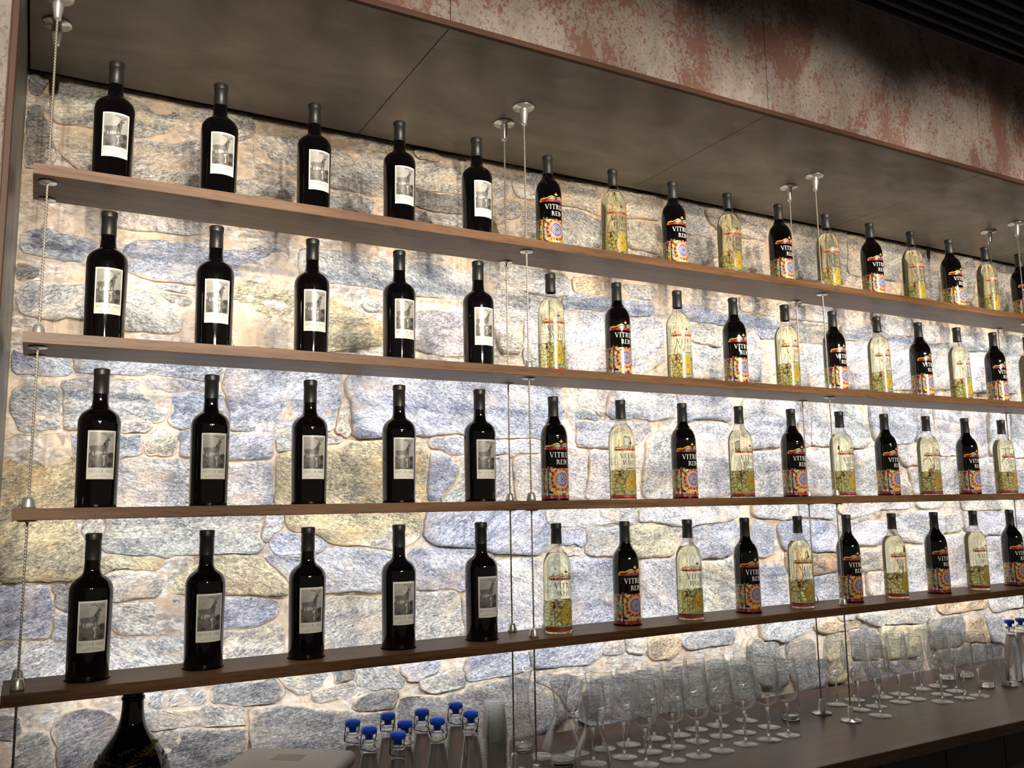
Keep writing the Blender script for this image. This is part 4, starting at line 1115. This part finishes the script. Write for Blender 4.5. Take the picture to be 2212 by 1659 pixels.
for i in range(2):
    o = c2 if i == 0 else copy_tree(c2)
    o.location = (1.292, .012, ZCT + .0005 + i * .0072); o['group'] = 'upturned plastic cups in the low stack'
    o['label'] = 'upturned clear plastic cup in the low stack beside the carafe, %s one' % ('lower', 'upper')[i]
    o.scale = (1, 1, .42)

# large black presentation bottle with gold signatures
root = thing('magnum_bottle', 'large squat black bottle covered in gold handwriting under the lowest shelf', 'bottle', (.254, .030, ZCT))
MP = smooth_prof([(r_ * .84, z_) for r_, z_ in [(0, .004), (.060, .001), (.080, .004), (.098, .030), (.108, .080), (.107, .125), (.098, .168), (.082, .200), (.060, .227), (.042, .247), (.0315, .268), (.0275, .290), (.0262, .315), (.0260, .336)]], 2)
bm = bmesh.new(); lathe(bm, MP + [(.0218, .337), (0, .338)], 64); mb = obj('body', bm, M['redglass'], root)
bm = bmesh.new(); lathe(bm, [(.0220, .314), (.0245, .316), (.0245, .322), (.0221, .324)], 40); obj('neck_ring', bm, M['redglass'], mb)
def mrad(z):
    for (r0, z0), (r1, z1) in zip(MP, MP[1:]):
        if z0 <= z <= z1 and z1 > z0: return r0 + (r1 - r0) * (z - z0) / (z1 - z0)
    return .1
bm = bmesh.new(); rs = random.Random(3)
for k in range(64):
    a0 = rs.uniform(-1.5, 1.5); z0 = rs.uniform(.10, .226); L = rs.uniform(.022, .040); h = rs.uniform(.004, .008); ph = rs.uniform(0, 6); tl = rs.uniform(-.25, .35); pts = []
    for i in range(26):
        t = i / 25; u = (t - .5) * L + .0022 * math.sin(t * 31 + ph); z = z0 + tl * (t - .5) * L + h * .5 * math.sin(t * 25 + ph) * (1 - .5 * t) + h * .25 * math.sin(t * 47 + 2 * ph)
        r = mrad(z) + .0004; a = a0 + u / max(r, .03)
        pts.append((r * math.sin(a), -r * math.cos(a), z))
    tube(bm, pts, .0007, 4)
obj('gold_handwriting', bm, M['gold'], root)

# grey countertop machine
root = thing('countertop_machine', 'light grey rounded plastic machine lid with a worn mark beside the water bottles', 'appliance', (.540, -.196, ZCT), None, -.669)
bm = bmesh.new(); box(bm, -.118, .118, -.082, .082, .004, .165, .012, 3); obj('body', bm, M['grey'], root, True)
bm = bmesh.new(); box(bm, -.125, .125, -.088, .088, .1655, .2000, .014, 4); ld = obj('lid', bm, M['grey'], root, True)
bm = bmesh.new(); box(bm, -.034, .030, -.010, .034, .1996, .2004); obj('worn_mark', bm, M['greymark'], ld)
for x in (-.09, .09):
    for y in (-.065, .065):
        bm = bmesh.new(); lathe(bm, [(0, .0003), (.012, .0003), (.012, .0042), (0, .0042)], 16, x, y); obj('foot', bm, M['dark'], root)

# ------------------------------------------------------------------ track lights over the room
def build_track(ty, tz, aimz, cone, watt, blend, n, x0, step, where):
    bm = bmesh.new(); box(bm, x0 - .4, x0 + step * n, ty - .018, ty + .018, tz + .180, tz + .215)
    for k in range(4):
        x = x0 + step * n * (k + .4) / 4; tube(bm, [(x, ty, tz + .215), (x, ty, ZD)], .006)
    tag(obj('lighting_track', bm, M['dark']), 'black lighting track hung from the roof deck, ' + where, 'track')
    root = thing('track_light', 'black spotlight aimed at the bottle shelves, on the track ' + where, 'spotlight', (0, 0, 0), 'spotlights on the track ' + where)
    bm = bmesh.new(); tube(bm, [(0, 0, .179), (0, 0, .05)], .008); obj('stem', bm, M['dark'], root)
    aim = Vector((0, -ty - .2, aimz - tz)).normalized(); q = aim.to_track_quat('Z', 'Y').to_matrix().to_4x4()
    bm = bmesh.new(); lathe(bm, [(0, -.12), (.040, -.12), (.058, -.10), (.060, .05), (.058, .05), (.056, -.05), (0, -.06)], 28); bm.transform(q); obj('head', bm, M['dark'], root)
    ld = bpy.data.lights.new('spot', 'SPOT'); ld.energy = watt; ld.color = SPOT_COL; ld.spot_size = math.radians(cone); ld.spot_blend = blend; ld.shadow_soft_size = .05
    lo = bpy.data.objects.new('lamp', ld); col.objects.link(lo); lo.parent = root
    lo.rotation_euler = aim.to_track_quat('-Z', 'Y').to_euler(); lo.location = aim * .06
    for i in range(n):
        o = root if i == 0 else copy_tree(root)
        o.location = (x0 + step * i, ty, tz)
build_track(-5.2, 1.76, .84, 22.5, SPOT_WATT, .55, 10, -1.3, .85, 'nearer the shelves')
build_track(-6.3, 1.46, 1.10, 13.0, SPOT_WATT * 1.9, .6, 12, -1.4, .72, 'added as fill farther from the shelves')  # second row of spots, added to fill the shadow under the soffit

# recessed downlights over the working side of the bar, added to brighten counter and machine lid
root = thing('fill_downlight', 'added round black fill lamp under the roof deck above the bar aisle', 'fill_downlight', (0, 0, 0), 'added fill downlights above the bar aisle')
bm = bmesh.new(); lathe(bm, [(0, .20), (.070, .20), (.070, .0), (.064, .0), (.060, .09), (0, .10)], 28); obj('housing', bm, M['dark'], root)
ld = bpy.data.lights.new('fill_downlight', 'SPOT'); ld.energy = 130; ld.color = SPOT_COL; ld.spot_size = math.radians(46); ld.spot_blend = .5; ld.shadow_soft_size = .05
lo = bpy.data.objects.new('lamp', ld); col.objects.link(lo); lo.parent = root; lo.location = (0, 0, .02)
for i in range(6):
    o = root if i == 0 else copy_tree(root)
    o.location = (-.5 + 1.05 * i, -1.05, ZD - .2)
